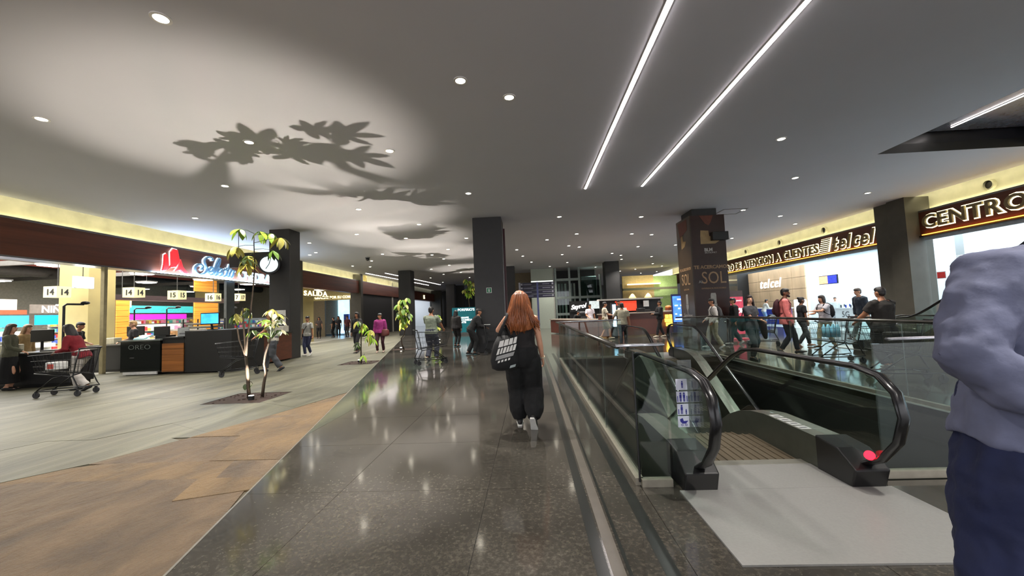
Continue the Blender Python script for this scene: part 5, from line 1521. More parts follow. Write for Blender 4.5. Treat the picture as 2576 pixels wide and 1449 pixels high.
    for sx, k in ((1, 'R'), (-1, 'L')):
        hp_ = P + V((sx * hw * .9, 0, -.03))
        fx = feet.get(k, (sx * .09, 0, 0, 0))
        pit = fx[3] if len(fx) > 3 else 0
        yaw = fx[4] if len(fx) > 4 else 0
        fd = V((math.sin(yaw) , math.cos(yaw), 0))
        fdir = fd * math.cos(pit) - V((0, 0, 1)) * math.sin(pit)
        fup = fd * math.sin(pit) + V((0, 0, 1)) * math.cos(pit)
        ank = V((fx[0], fx[1], fx[2])) + fup * .085
        kn, ank2 = ik(hp_, ank, .425, .415, (sx * .05 + math.sin(yaw) * .5, 1, .05))
        legs[k] = (hp_, kn, ank2, fdir, fup)
        B.tube([hp_ + V((0, 0, .02)), lerp(hp_, kn, .3), kn, lerp(kn, ank2, .3), ank2], [.08 * bulk, .074 * bulk, .052, .053, .036], 10, rnd_cap=True)
        B.tube([ank2 - fdir * .02, ank2 - fup * .045 + fdir * .06, ank2 - fup * .055 + fdir * .15], [(.034, .034), (.038, .026), (.036, .018)], 8, rnd_cap=True)
    sc = lambda mb: [setattr(mb, 'v', [v * s for v in mb.v]), mb][1]
    def rm(mb, nm, mm, v_=vox, it=4):
        o = sc(mb).build(nm, mm, t, smooth=True, remesh=v_ * s, sm=it)
        if nm in ('shirt', 'trousers', 'jacket', 'top'):
            q = o.modifiers.new('folds', 'DISPLACE')
            q.texture, q.strength, q.mid_level = FOLD, (.045 if vox < .012 else .028) * s, .5
        return o
    rm(B, 'body', mS, min(vox, .0115) if vox < .014 else vox * .8, 3)
    # eyes and mouth
    e = MB()
    for sx in (-1, 1): e.ball(hp(sx * .031, .076, .012), (.013, .011, .008), 8, q=HQ)
    sc(e).build('eyes', EYEW, t, smooth=True)
    sc(MB().ball(hp(0, .083, -.062), (.024, .010, .007), 8, q=HQ)).build('mouth', LIPM, t, smooth=True)
    # trousers
    pc_, pk = pants
    if pk != 'none':
        G = MB()
        ex = {'slim': .012, 'loose': .03, 'wide': .045, 'shorts': .03, 'skirt': .02}[pk]
        wp = [(.775, .11, .09), (.83, .14 * bulk, .10 * bulk), (.90, .165 * bulk, .115 * bulk), (.97, .165 * bulk, .118 * bulk), (1.03, .15 * bulk, .108 * bulk)]
        G.tube([T(0, -.008, h) for h, a, b in wp], [(a + ex * .6, b + ex * .6) for h, a, b in wp], 14, side=(1, 0, 0))
        for k in 'RL':
            h_, kn, an, fd, fu = legs[k]
            if pk == 'shorts': pts, rr = [h_, lerp(h_, kn, .5), lerp(h_, kn, 1.0)], [.088 * bulk + ex, .084 * bulk + ex, .072 + ex]
            elif pk == 'skirt': continue
            else:
                end = an + (kn - an) * (.06 if pk != 'wide' else -.02)
                pts = [h_, lerp(h_, kn, .35), kn, lerp(kn, an, .35), lerp(kn, an, .75), end]
                rr = [.085 * bulk + ex, .08 * bulk + ex, .06 + ex, .058 + ex, .048 + ex * 1.2, .045 + ex * 1.3]
                if pk == 'wide': rr = [.09 * bulk + ex * .7, .09 * bulk + ex * .8, .08 + ex, .08 + ex * 1.1, .074 + ex * 1.1, .05 + ex * .6]
            G.tube(pts, rr, 12)
        if pk == 'skirt':
            a = (legs['R'][2] + legs['L'][2]) / 2
            G.tube([T(0, 0, .95), P + V((0, 0, -.2)), lerp(P, a, .7), a + V((0, 0, .1))], [(.18, .13), (.21, .16), (.22, .18), (.23, .2)], 14, side=(1, 0, 0))
        rm(G, 'trousers' if pk not in ('skirt', 'shorts') else pk, cloth(pc_), vox, 4)
    # upper garment
    sc_, sk = shirt
    G = MB()
    ex = .016 if sk != 'coat' else .035
    if sk == 'loose': ex = .024
    pr = [(hem, .178 * bulk if not f else .172 * bulk, .13 * bulk), (.95, .176 * bulk, .128 * bulk), (1.05, (.15 if not f else .14) * bulk, .108 * bulk), (1.16, (.152 if not f else .136) * bulk, .106 * bulk), (1.27, (.17 if not f else .15) * bulk, .112 * bulk), (1.36, (.168 if not f else .15) * bulk, .104 * bulk), (1.42, .125, .084), (1.455, .075, .07)]
    if sk == 'tank': pr = [(h, a, b) for h, a, b in pr if h <= 1.36] + [(1.40, .085, .07)]
    G.tube([T(0, 0, h) for h, a, b in pr], [(a + ex, b + ex) for h, a, b in pr], 16, side=(1, 0, 0))
    if sk != 'tank':
        for sx, k in ((1, 'R'), (-1, 'L')):
            sh, el, wr = arms[k]
            q = T(sx * sw * .6, 0, 1.405)
            kk = bulk ** .5 * (.9 if f else 1)
            if sk == 'short': G.tube([q, sh, lerp(sh, el, .35), lerp(sh, el, .72)], [.052 * kk + ex, .06 * kk + ex, .058 * kk + ex, .056 * kk + ex * 1.4], 12)
            elif sk == 'rolled': G.tube([q, sh, lerp(sh, el, .5), el, lerp(el, wr, .35)], [.052 * kk + ex, .06 * kk + ex, .056 * kk + ex, .05 * kk + ex, .046 * kk + ex], 12)
            else: G.tube([q, sh, lerp(sh, el, .5), el, lerp(el, wr, .4), lerp(el, wr, .96)], [.052 * kk + ex, .06 * kk + ex, .056 * kk + ex, .048 * kk + ex, .044 * kk + ex, .032 + ex], 12)
    rm(G, {'tank': 'top', 'coat': 'jacket'}.get(sk, 'shirt'), cloth(sc_), vox, 4)
    # hair
    G = MB()
    if hstyle != 'bald':
        G.ball(hp(0, -.02, .034), (.084, .096, .098), 14, q=HQ)
        G.ball(hp(0, .014, .066), (.079, .084, .062), 12, q=HQ)
        if hstyle == 'short': G.ball(hp(0, -.05, -.01), (.074, .06, .075), 12, q=HQ)
        if hstyle == 'bun': G.ball(hp(0, -.05, -.01), (.074, .06, .075), 12, q=HQ); G.ball(hp(0, -.1, .09), (.045, .045, .042), 10, q=HQ)
        if hstyle == 'bob':
            for a in range(-4, 5):
                th = a / 4 * 1.9
                G.tube([hp(.07 * math.sin(th), -.07 * math.cos(th) - .01, .05), hp(.084 * math.sin(th), -.084 * math.cos(th) - .01, -.04), hp(.082 * math.sin(th), -.08 * math.cos(th) - .02, -.13)], [.03, .03, .018], 6, rnd_cap=True)
        if hstyle == 'long':
            for a in range(-4, 5):
                th = a / 4 * 1.75
                G.tube([hp(.07 * math.sin(th), -.07 * math.cos(th) - .01, .05), hp(.086 * math.sin(th), -.086 * math.cos(th) - .015, -.05), hp(.1 * math.sin(th), -.09 * math.cos(th) - .04, -.17), hp(.1 * math.sin(th), -.05 * math.cos(th) - .085, -.30 + .05 * abs(th))], [.03, .032, .03, .014], 6, rnd_cap=True)
        rm(G, 'hair', M('hair_%02x%02x%02x' % tuple(hair), hair, .45, var=.3, scale=30, stretch=(6, 6, 1), bump=.3), vox * .8, 3)
    if hstyle == 'cap':
        c_ = MB().ball(hp(0, -.012, .045), (.088, .102, .088), 14, q=HQ)
        c_.tube([hp(0, .07, .05), hp(0, .15, .035)], [(.07, .008), (.055, .006)], 10, side=hrt)
        sc(c_).build('cap', cloth((188, 160, 130)), t, smooth=True)
    # shoes
    for k in 'RL':
        h_, kn, an, fd, fu = legs[k]
        G = MB()
        G.tube([an - fd * .055 - fu * .04, an - fd * .01 - fu * .028, an + fd * .07 - fu * .045, an + fd * .14 - fu * .055, an + fd * .175 - fu * .062], [(.036, .038), (.042, .05), (.045, .036), (.043, .025), (.034, .02)], 10, side=fd.cross(fu), rnd_cap=True)
        sh = rm(G, 'shoe', cloth(shoe, .6), .012 if vox < .014 else .014, 3)
        if vox < .014:
            q = MB()
            w_ = fd.cross(fu)
            ol = [(-.095, .026), (-.06, .036), (.02, .036), (.09, .046), (.15, .042), (.2, .024)]
            pts = [(a, b) for a, b in ol] + [(a, -b) for a, b in reversed(ol)]
            q.ext([(a, b) for a, b in pts], an - fu * .088, fd, w_, fu, .022)
            o = sc(q).build('sole', M('sole_white', (216, 214, 208), .5), t, bevel=.006)
    t['_s'] = s
    t.pop('_s')
    return t, dict(T=lambda x, y, h: T(x, y, h) * s, hp=lambda x, y, z: hp(x, y, z) * s, arms={k: tuple(v * s for v in arms[k]) for k in 'RL'}, s=s, M=Matrix.Translation(V(loc)) @ Matrix.Rotation(rz, 4, 'Z'))
def onp(info, name, label, cat, group=None):
    """a thing worn or held by a person: its own top-level object authored in the person's axes"""
    m = info['M']
    t = thing(name, label, cat, m.translation, 0, group)
    t.rotation_euler = m.to_euler()
    INV[t.name] = Matrix.Identity(4)
    return t
def backpack(info, label, rgb, w_=.15, h0=1.0, h1=1.42, d=.13):
    t = onp(info, 'backpack', label, 'backpack')
    T = info['T']
    mm = cloth(rgb)
    MB().tube([T(0, -.17, h0), T(0, -.19, h0 + .06), T(0, -.2, (h0 + h1) / 2), T(0, -.185, h1 - .06), T(0, -.165, h1)], [(w_ * .7, d * .4), (w_, d * .62), (w_, d * .66), (w_ * .9, d * .55), (w_ * .45, d * .3)], 12, side=(1, 0, 0), rnd_cap=True).build('pack', mm, t, smooth=True)
    MB().tube([T(0, -.27, h0 + .06), T(0, -.285, h0 + .14), T(0, -.27, h0 + .2)], [(w_ * .6, .02), (w_ * .7, .03), (w_ * .6, .02)], 10, side=(1, 0, 0), rnd_cap=True).build('pocket', mm, t, smooth=True)
    for sx in (-1, 1):
        MB().tube([T(sx * .09, -.15, h1 - .06), T(sx * .105, -.06, 1.475), T(sx * .11, .06, 1.44), T(sx * .12, .135, 1.32), T(sx * .15, .11, 1.18), T(sx * .165, 0, 1.1), T(sx * .12, -.15, h0 + .06)], [(.022, .008)] * 7, 8, side=(1, 0, 0)).build('strap', mm, t, smooth=True)
    return t
FACE_N = PI      # facing the camera (-y); 0 faces away
d2 = math.radians
walkA = {'R': (.08, .22, .0, -.15), 'L': (-.08, -.24, .03, .5)}
walkB = {'L': (-.08, .22, .0, -.15), 'R': (.08, -.24, .03, .5)}
# the person with the tote bag walking away in the middle
wm, wi = person((-.12, 4.98, 0), d2(2), 1.66, 'person in sleeveless black top and wide black trousers, walking away with a tote bag', 'light', (150, 74, 30), 'none', ((26, 22, 22), 'tank'), ((9, 9, 10), 'wide'), (36, 34, 34),
    hands={'L': (-.12, .13, 1.38), 'R': (.265, .10, .86)}, elbows={'L': (-1, -.15, -.62), 'R': (.6, -1, 0)}, feet={'L': (-.06, .16, .0, .0), 'R': (.10, -.16, .09, .95, .25)}, sex='f', bulk=1.14, vox=.0125, hem=1.02, head=(-.08, .06))
hp = wi['hp']; s_ = wi['s']
RH = M('hair_red', (150, 86, 44), .4, var=.35, scale=26, stretch=(5, 5, 1), bump=.35)
G = MB()
G.ball(hp(0, -.018, .03), (.094 * s_, .106 * s_, .112 * s_), 16)
for i in range(-8, 9):
    th = i / 8 * 1.9
    sx, cy2 = math.sin(th), math.cos(th)
    L = .40 - .05 * abs(i) / 8
    G.tube([hp(.075 * sx, -.08 * cy2 - .01, .06), hp(.102 * sx, -.104 * cy2 - .02, -.04), hp(.125 * sx + .004, -.10 * cy2 - .05, -.17), hp(.14 * sx + (.05 if i > 5 else .0), -.08 * cy2 - .10, -.28), hp(.13 * sx + (.10 if i > 6 else .012), -.05 * cy2 - .12, -L)], [.032, .036, .036, .032, .010], 7, rnd_cap=True)
for i, (dx, L) in enumerate(((.19, -.25), (.165, -.31), (-.16, -.2), (.13, -.38))):
    G.tube([hp(dx * .45, -.1, -.05), hp(dx * .8, -.12, -.15), hp(dx, -.11, L)], [.026, .022, .006], 6, rnd_cap=True)
G.build('hair', RH, wm, smooth=True, remesh=.009, sm=2)
G = MB()
for i in range(46):
    th = rnd.uniform(-1.75, 1.75)
    sx, cy2 = math.sin(th), math.cos(th)
    k = rnd.uniform(.98, 1.1)
    wv = rnd.uniform(-.02, .02)
    L = rnd.uniform(.26, .44)
    fl_ = .05 if th > .7 else .015
    G.tube([hp(.04 * sx, -.05 * cy2 - .01, .128), hp(.088 * sx * k, -.095 * cy2 * k - .015, .07), hp(.122 * sx * k, -.128 * cy2 * k - .02, -.05), hp((.142 * sx + wv) * k, -.125 * cy2 * k - .055, -.17), hp((.155 * sx - wv) * k + fl_ * max(0, sx), -.10 * cy2 - .11, -.28), hp(.14 * sx + wv + fl_ * 2.2 * max(0, sx), -.06 * cy2 - .125, -L)], [.006, .011, .013, .013, .010, .003], 5)
stuff(G.build('hair_strands', M('hair_red_dark', (130, 72, 36), .4, var=.45, scale=8, bump=.2), wm, smooth=True))
# tote bag on her left shoulder
t = onp(wi, 'tote_bag', 'black tote bag with white block print, hanging from the person with the tote bag\'s shoulder', 'bag')
T = wi['T']
bm_ = MB()
bx = [(-.20, -.10, 1.17, .10, .05), (-.20, -.13, 1.08, .15, .07), (-.20, -.14, .98, .18, .08), (-.205, -.14, .88, .19, .085), (-.20, -.13, .80, .18, .075), (-.2, -.12, .765, .13, .04)]
bm_.tube([T(a, b, c) for a, b, c, d, e in bx], [(d, e) for a, b, c, d, e in bx], 16, side=(1, .25, 0), rnd_cap=False)
bm_.build('bag_body', cloth((22, 22, 23)), t, smooth=True)
for o in (-.06, .05):
    MB().tube([T(-.21 + o * 1.2, -.11 + o * .5, 1.16), T(-.235, -.09 + o, 1.28), T(-.17, -.075 + o * .6, 1.44), T(-.165, .0 + o * .3, 1.47), T(-.2, .06, 1.38), T(-.24 + o, -.06, 1.16)], [(.016, .005)] * 6, 8, side=(1, 0, 0)).build('strap', cloth((20, 20, 21)), t, smooth=True)
ux, uy = V((.97, .12, .22)).normalized(), V((.2, 0, .98)).normalized()
def bagpatch(poly, nm, mm):
    o_ = T(-.215, -.235, .95)
    mb = MB()
    mb.ext([(a, b) for a, b in poly], o_, ux, uy, V((0, -1, 0)), .003)
    return mb.build(nm, mm, t)
BW = M('bag_print', (220, 218, 212), .6)
for x0, w_ in ((-.10, .06), (-.035, .055), (.025, .05), (.082, .04)):
    bagpatch([(x0, .115), (x0 + w_, .115), (x0 + w_, .19), (x0 + .008, .19)], 'print_block', BW)
for x0, w_ in ((-.11, .03), (-.07, .026), (-.035, .035), (.008, .03), (.045, .035), (.087, .035)):
    bagpatch([(x0, .03), (x0 + w_, .03), (x0 + w_ + .008, .1), (x0 + .012, .1)], 'print_block', BW)
bagpatch([(-.11, -.035), (.11, -.035), (.12, .012), (-.1, .012)], 'print_band', M('bag_print_grey', (150, 150, 148), .6))
for k in range(4): bagpatch([(-.075 + k * .042, -.075), (-.05 + k * .042, -.075), (-.048 + k * .042, -.05), (-.073 + k * .042, -.05)], 'print_dot', BW)
bagpatch([(.09, -.18), (.16, -.18), (.165, -.15), (.095, -.15)], 'tag', M('bag_tag', (150, 160, 160), .5))
t = onp(wi, 'bracelet', 'pale bracelet on the person with the tote bag\'s right wrist', 'bracelet')
sh, el, wr = wi['arms']['R']
d = (wr - el).normalized()
MB().disc(wr - d * .012, d, .029 * 1.0, .036, .014, 18).build('band', M('bracelet_pale', (205, 196, 170), .35), t)

# the big man in front at the right edge
fm, fi = person((1.63, 1.33, 0), d2(178), 1.84, 'person in pale blue-grey shirt and navy trousers at the right edge, nearest the viewer', 'tan', (26, 22, 20), 'short', ((94, 98, 122), 'loose'), ((12, 22, 58), 'wide'), (40, 30, 24),
    hands={'R': (.13, .17, 1.0), 'L': (-.34, .10, .84)}, elbows={'R': (1, -.15, -.3), 'L': (-.5, -1, 0)}, feet={'R': (.33, .08, 0, 0), 'L': (-.12, -.14, .03, .4)}, bulk=1.3, roll=.2, hshift=-.04, vox=.0115, hem=.85, head=(.2, 0))
T = fi['T']
t = onp(fi, 'shoulder_bag', 'dark bag strap over the shoulder of the person at the right edge', 'bag')
MB().tube([T(.10, .0, 1.52), T(.07, .13, 1.44), T(-.02, .17, 1.3), T(-.14, .165, 1.12), T(-.21, .08, .98), T(-.2, -.08, 1.0), T(-.06, -.17, 1.25), T(.06, -.12, 1.46), T(.10, .0, 1.52)], [(.02, .006)] * 9, 8, side=(1, 0, 0)).build('strap', cloth((22, 22, 24)), t, smooth=True)
MB().box(T(-.36, -.1, .8), T(-.24, .14, 1.02)).build('pouch', cloth((24, 24, 26)), t, bevel=.03)
pk = MB()
c0 = T(.085, .152, 1.27)
pk.box(c0 + V((-.055, 0, -.07)), c0 + V((.055, .012, .06)))
pk.build('chest_pocket', cloth((88, 92, 114)), fm, bevel=.006)
cl = MB()
for sx in (-1, 1): cl.tube([T(0, .085, 1.47), T(sx * .07, .07, 1.5), T(sx * .085, -.02, 1.525), T(0, -.07, 1.53)], [(.03, .006)] * 4, 8, side=(0, .3, 1))
cl.build('collar', cloth((94, 98, 122)), fm, smooth=True)

# --- left group
def phone(info, label, k='R', big=1.0):
    t = onp(info, 'phone', label, 'phone')
    sh, el, wr = info['arms'][k]
    d = (wr - el).normalized()
    c_ = wr + d * .11 + V((0, .01, .03))
    MB().tube([c_ - V((0, .04, .02)) * big, c_ + V((0, .045, .03)) * big], [(.036 * big, .005)] * 2, 4, side=(1, 0, 0)).build('casing', BLK, t)
    return t
a, ai = person((-10.55, 8.95, 0), d2(108), 1.62, 'person in dark red top bending over a trolley, near the left tills', 'brown', (26, 16, 16), 'long', ((118, 18, 30), 'long'), ((190, 184, 178), 'loose'), (26, 24, 26), hands={'R': (.1, .42, 1.0), 'L': (-.16, .40, .98)}, feet={'R': (.1, .1, 0, 0), 'L': (-.1, -.22, .03, .4)}, lean=.42, sex='f', bulk=1.12, hem=.80, pelvis=-.03)
person((-12.9, 9.35, 0), d2(-60), 1.62, 'person in long dark skirt and olive top at the far left edge', 'light', (70, 56, 40), 'long', ((84, 84, 66), 'long'), ((16, 16, 17), 'skirt'), (24, 24, 24), sex='f', hands={'R': (.16, .3, 1.0)})
person((-14.1, 10.5, 0), d2(-80), 1.62, 'person in tan top behind the olive-topped person at the left tills', 'light', (120, 92, 60), 'long', ((150, 124, 84), 'long'), ((40, 40, 44), 'slim'), sex='f', lean=.15)
person((-13.95, 11.5, 0), d2(-70), 1.70, 'person in black shirt leaning over the left till', 'tan', (24, 20, 18), 'short', ((22, 22, 23), 'short'), ((24, 24, 26), 'slim'), lean=.38, hands={'R': (.1, .42, 1.0), 'L': (-.12, .4, 1.0)}, pelvis=-.02)
person((-12.6, 12.15, 0), d2(150), 1.62, 'person in plain black shirt standing behind the person in red', 'light', (176, 140, 92), 'short', ((24, 22, 24), 'short'), ((26, 26, 28), 'slim'), hands={'R': (.12, .3, 1.05)})
b, bi = person((-7.45, 11.25, 0), d2(118), 1.70, 'person in beige cap and pale shirt pushing a trolley behind the tall plant', 'tan', (40, 30, 26), 'cap', ((168, 164, 150), 'short'), ((64, 66, 70), 'loose'), (30, 30, 34), hands={'R': (.2, .42, 1.02), 'L': (-.2, .42, 1.02)}, feet=walkA, lean=.08)
p, pi_ = person((-9.05, 15.85, 0), d2(175), 1.58, 'person in white top and blue jeans with crossbody strap, walking by the clock pillar', 'tan', (24, 20, 20), 'bun', ((176, 176, 168), 'short'), ((52, 58, 86), 'slim'), (190, 190, 186), feet={'R': (.03, .16, 0, -.2), 'L': (-.03, -.18, .05, .5)}, sex='f', bulk=1.08)
t = onp(pi_, 'crossbody_bag', 'black crossbody bag strap on the white-topped person by the clock pillar', 'bag')
T = pi_['T']
MB().tube([T(-.1, .03, 1.46), T(-.02, .135, 1.3), T(.1, .14, 1.1), T(.17, .05, .95), T(.1, -.12, 1.1), T(-.04, -.12, 1.35), T(-.1, .0, 1.46)], [(.016, .006)] * 7, 8, side=(1, 0, 0)).build('strap', cloth((20, 20, 22)), t, smooth=True)
MB().box(T(.13, -.06, .82), T(.21, .12, .97)).build('pouch', cloth((20, 20, 22)), t, bevel=.02)
person((-7.2, 16.3, 0), d2(170), 1.68, 'person all in black behind the short yellow-green plant', 'tan', (20, 16, 16), 'long', ((24, 24, 28), 'long'), ((26, 26, 32), 'slim'), (60, 56, 54), feet=walkB, sex='f')
p, pi_ = person((-6.15, 16.1, 0), d2(185), 1.58, 'person in magenta jacket and dark red trousers with a brown handbag', 'tan', (28, 20, 20), 'short', ((132, 34, 100), 'coat'), ((52, 16, 28), 'slim'), (170, 150, 140), feet={'R': (.12, .06, 0, 0), 'L': (-.12, -.06, 0, 0)}, sex='f', bulk=1.12, head=(-.7, 0))
t = onp(pi_, 'handbag', 'brown-red handbag held by the person in magenta', 'bag')
T = pi_['T']
MB().tube([T(-.24, .1, .98), T(-.24, .1, .88), T(-.24, .1, .78)], [(.14, .05), (.17, .07), (.16, .06)], 10, side=(1, .2, 0), rnd_cap=True).build('bag_body', M('leather_brown', (96, 46, 42), .4, var=.15), t, smooth=True)
MB().tube([T(-.36, .1, .98), T(-.3, .1, 1.12), T(-.18, .1, 1.12), T(-.12, .1, .98)], .01, 6).build('strap', MATS['leather_brown'], t)
for x, y, rz, h, lb, sc1, pc1, sx in ((-16.35, 30.2, 200, 1.66, 'distant person in dark waistcoat with pale sleeves at the supermarket exit', (70, 60, 56), (20, 20, 22), 'f'), (-15.7, 31.2, 90, 1.6, 'distant person in black at the exit, left one of the talking pair', (28, 26, 30), (26, 26, 30), 'm'), (-15.2, 31.0, 200, 1.66, 'distant person in black at the exit, right one of the talking pair', (24, 22, 26), (22, 22, 26), 'f'), (-14.3, 30.6, 175, 1.64, 'distant person in maroon shirt beside the white drawer display', (70, 26, 34), (26, 26, 30), 'm')):
    person((x, y, 0), d2(rz), h, lb, 'tan', (24, 20, 18), 'long' if sx == 'f' else 'short', (sc1, 'short'), (pc1, 'slim'), sex=sx, vox=.022, hands={'R': (.1, .28, 1.1)})
g, gi = person((-3.15, 12.55, 0), d2(-12), 1.68, 'person in grey-green T-shirt pushing a trolley away, before the teal banner', 'tan', (22, 18, 16), 'short', ((120, 128, 112), 'short'), ((54, 56, 68), 'loose'), (150, 146, 140), hands={'R': (.24, .38, 1.02), 'L': (-.24, .38, 1.02)}, feet={'R': (.11, .1, 0, 0), 'L': (-.11, -.12, .03, .35)}, bulk=1.16)
person((-3.3, 17.6, 0), d2(-30), 1.6, 'person in black partly hidden behind the grey-green T-shirt trolley pusher', 'tan', (20, 16, 16), 'long', ((26, 22, 22), 'coat'), ((24, 24, 26), 'slim'), sex='f', bulk=1.2)
bn, bni = person((-2.1, 14.0, 0), d2(-78), 1.68, 'person in black suit and white collar bending over a black trolley by the middle pillar', 'tan', (40, 34, 32), 'short', ((16, 16, 17), 'coat'), ((15, 15, 16), 'loose'), (20, 20, 20), hands={'R': (.14, .52, .96), 'L': (-.14, .52, .96)}, lean=.55, feet={'R': (.1, .1, 0, 0), 'L': (-.1, -.12, 0, 0)}, pelvis=-.02, head=(0, -.3))
cl = MB(); T = bni['T']
cl.tube([T(-.05, .08, 1.46), T(0, .11, 1.4), T(.05, .08, 1.46)], [(.012, .03)] * 3, 8); cl.build('collar', WHITE, bn)

# --- coffee island group
person((3.33, 22.3, 0), d2(190), 1.70, 'person in white T-shirt with dark trousers and a crossbody pouch at the coffee counter', 'tan', (22, 20, 20), 'short', ((214, 206, 214), 'short'), ((26, 26, 48), 'loose'), (190, 188, 180), feet={'R': (.08, .08, 0, 0), 'L': (-.08, -.1, .02, .3)}, hem=.80, hands={'R': (.16, .26, 1.0)})
person((3.5, 18.9, 0), d2(-95), 1.72, 'person in cream shirt and khaki shorts walking past the coffee counter', 'tan', (22, 20, 20), 'short', ((190, 180, 160), 'short'), ((112, 96, 66), 'shorts'), (170, 160, 140), feet=walkA, hands={'R': (.14, .36, 1.1)})
person((3.42, 15.0, 0), d2(-20), 1.60, 'person in grey-cream T-shirt seen from behind, at the far end of the escalator pit', 'tan', (20, 18, 18), 'short', ((168, 162, 140), 'short'), ((58, 60, 68), 'slim'), (40, 40, 44), hands={'L': (-.42, .26, 1.0)}, feet={'R': (.08, .06, 0, 0), 'L': (-.08, -.04, 0, 0)}, bulk=1.05)
person((4.8, 21.6, 0), d2(150), 1.86, 'barista in dark clothes behind the coffee counter before the red menu', 'brown', (20, 18, 18), 'short', ((34, 30, 30), 'short'), ((24, 24, 26), 'slim'), hands={'R': (.15, .35, 1.1)}, lean=.15)
person((2.75, 24.2, 0), d2(-150), 1.4, 'person in black bent over beside the coffee bar, left of the cursive sign', 'tan', (18, 16, 16), 'short', ((20, 20, 22), 'coat'), ((22, 22, 24), 'slim'), lean=.5, pelvis=-.02)
j, ji = person((6.05, 18.9, 0), d2(95), 1.66, 'person in black leather jacket looking down, before the lit yellow counter sign', 'tan', (40, 26, 22), 'short', ((22, 22, 24), 'coat'), ((22, 22, 24), 'slim'), (190, 180, 160), hands={'R': (.1, .32, 1.12), 'L': (-.1, .32, 1.12)}, feet={'R': (.09, -.2, .0, .1), 'L': (-.09, .24, 0, 0)}, head=(0, -.25))
phone(ji, 'phone held by the person in the black leather jacket')

# --- right group beyond the pit
p, pi_ = person((5.95, 13.25, 0), d2(82), 1.60, 'person in white hooded top with grey backpack and striped beige trousers, before the wrapped pillar', 'tan', (20, 18, 18), 'short', ((196, 190, 184), 'long'), ((128, 120, 98), 'loose'), (190, 188, 184), feet=walkA, hands={'R': (.2, .22, .98), 'L': (-.2, .1, .9)})
backpack(pi_, 'grey backpack on the person in the white hooded top', (60, 60, 62))
person((7.1, 14.2, 0), d2(80), 1.6, 'person in black clothes just behind the grey backpack wearer', 'tan', (18, 16, 16), 'short', ((20, 20, 22), 'coat'), ((20, 20, 22), 'loose'), (160, 156, 150), feet=walkB)
p, pi_ = person((5.48, 10.2, 0), d2(205), 1.60, 'person in grey top holding a phone, by the right glass rail', 'light', (34, 18, 18), 'long', ((58, 58, 62), 'short'), ((26, 26, 28), 'slim'), (22, 22, 22), hands={'R': (.02, .34, 1.12), 'L': (-.1, .28, 1.05)}, sex='f', bulk=1.12, head=(-.5, -.1), hem=.8, feet={'R': (.09, .05, 0, 0), 'L': (-.08, -.06, 0, 0)})
phone(pi_, 'large dark phone in the hand of the grey-topped person by the rail', 'R', 1.5)
t = onp(pi_, 'shoulder_bag', 'black shoulder bag on the grey-topped person with the phone', 'bag')
T = pi_['T']
MB().tube([T(.2, -.1, 1.12), T(.22, -.11, 1.0), T(.22, -.1, .86)], [(.1, .06), (.13, .09), (.12, .08)], 10, side=(.3, 1, 0), rnd_cap=True).build('bag_body', cloth((18, 18, 20)), t, smooth=True)
MB().tube([T(.2, -.1, 1.14), T(.15, -.06, 1.4), T(.12, .0, 1.46), T(.16, .08, 1.35), T(.22, .02, 1.12)], [(.014, .006)] * 5, 8, side=(0, 1, 0)).build('strap', cloth((18, 18, 20)), t, smooth=True)
t = onp(pi_, 'folded_coat', 'dark coat hanging over the arm of the grey-topped person', 'coat')
MB().tube([T(-.20, .12, 1.05), T(-.26, .14, .92), T(-.34, .12, .72), T(-.4, .1, .58)], [(.05, .09), (.08, .1), (.07, .08), (.04, .05)], 10, side=(1, 0, 0), rnd_cap=True).build('sleeve', cloth((44, 34, 32)), t, smooth=True)
p, pi_ = person((7.0, 11.25, 0), d2(238), 1.76, 'person in pink shirt and black trousers with backpack, walking beyond the right glass rail', 'brown', (22, 18, 18), 'short', ((226, 122, 118), 'long'), ((24, 24, 30), 'slim'), (22, 20, 20), feet={'R': (.09, -.2, .03, .5), 'L': (-.08, .22, .0, -.2)}, bulk=1.12, hem=.78, head=(-.2, 0), hands={'R': (.26, .08, .8), 'L': (-.25, .12, .84)})
backpack(pi_, 'dark red backpack on the person in the pink shirt', (60, 20, 30))
hp = pi_['hp']
t = onp(pi_, 'glasses', 'dark glasses on the person in the pink shirt', 'glasses')
for sx in (-1, 1): MB().box(hp(sx * .034 - .026, .088, -.006), hp(sx * .034 + .026, .094, .026)).build('lens', BLK, t, bevel=.006)
MB().box(hp(-.01, .09, .008), hp(.01, .096, .014)).build('bridge', BLK, t)
MB().tube([hp(-.05, .05, -.06), hp(-.03, .07, -.085), hp(0, .082, -.1), hp(.03, .07, -.085), hp(.05, .05, -.06)], [.02, .024, .026, .024, .02], 8, rnd_cap=True).build('beard', M('hair_16120f', (24, 18, 16), .6), bpy.data.objects[pi_['M'] and p.name], smooth=True)
p, pi_ = person((8.45, 12.8, 0), d2(262), 1.52, 'person in black top with shoulder bag, walking arm in arm with the white T-shirt wearer', 'brown', (30, 24, 24), 'bun', ((26, 24, 28), 'short'), ((32, 30, 34), 'slim'), (150, 110, 90), feet=walkB, sex='f', bulk=1.1)
q_, qi = person((8.75, 12.25, 0), d2(95), 1.55, 'person in white T-shirt and beige trousers with black backpack, reaching to the friend in black', 'light', (44, 34, 32), 'bob', ((188, 184, 190), 'short'), ((150, 140, 112), 'slim'), (90, 76, 50), feet=walkA, hands={'L': (-.1, .50, 1.22), 'R': (.12, .40, 1.12)}, sex='f', bulk=1.15, lean=.08)
backpack(qi, 'black backpack on the person in the white T-shirt', (20, 20, 24))
person((17.7, 23.9, 0), d2(150), 1.55, 'shop clerk in white shirt and grey trousers behind the 5G table', 'light', (90, 70, 60), 'short', ((206, 212, 210), 'long'), ((120, 122, 124), 'slim'), vox=.02, lean=.1)
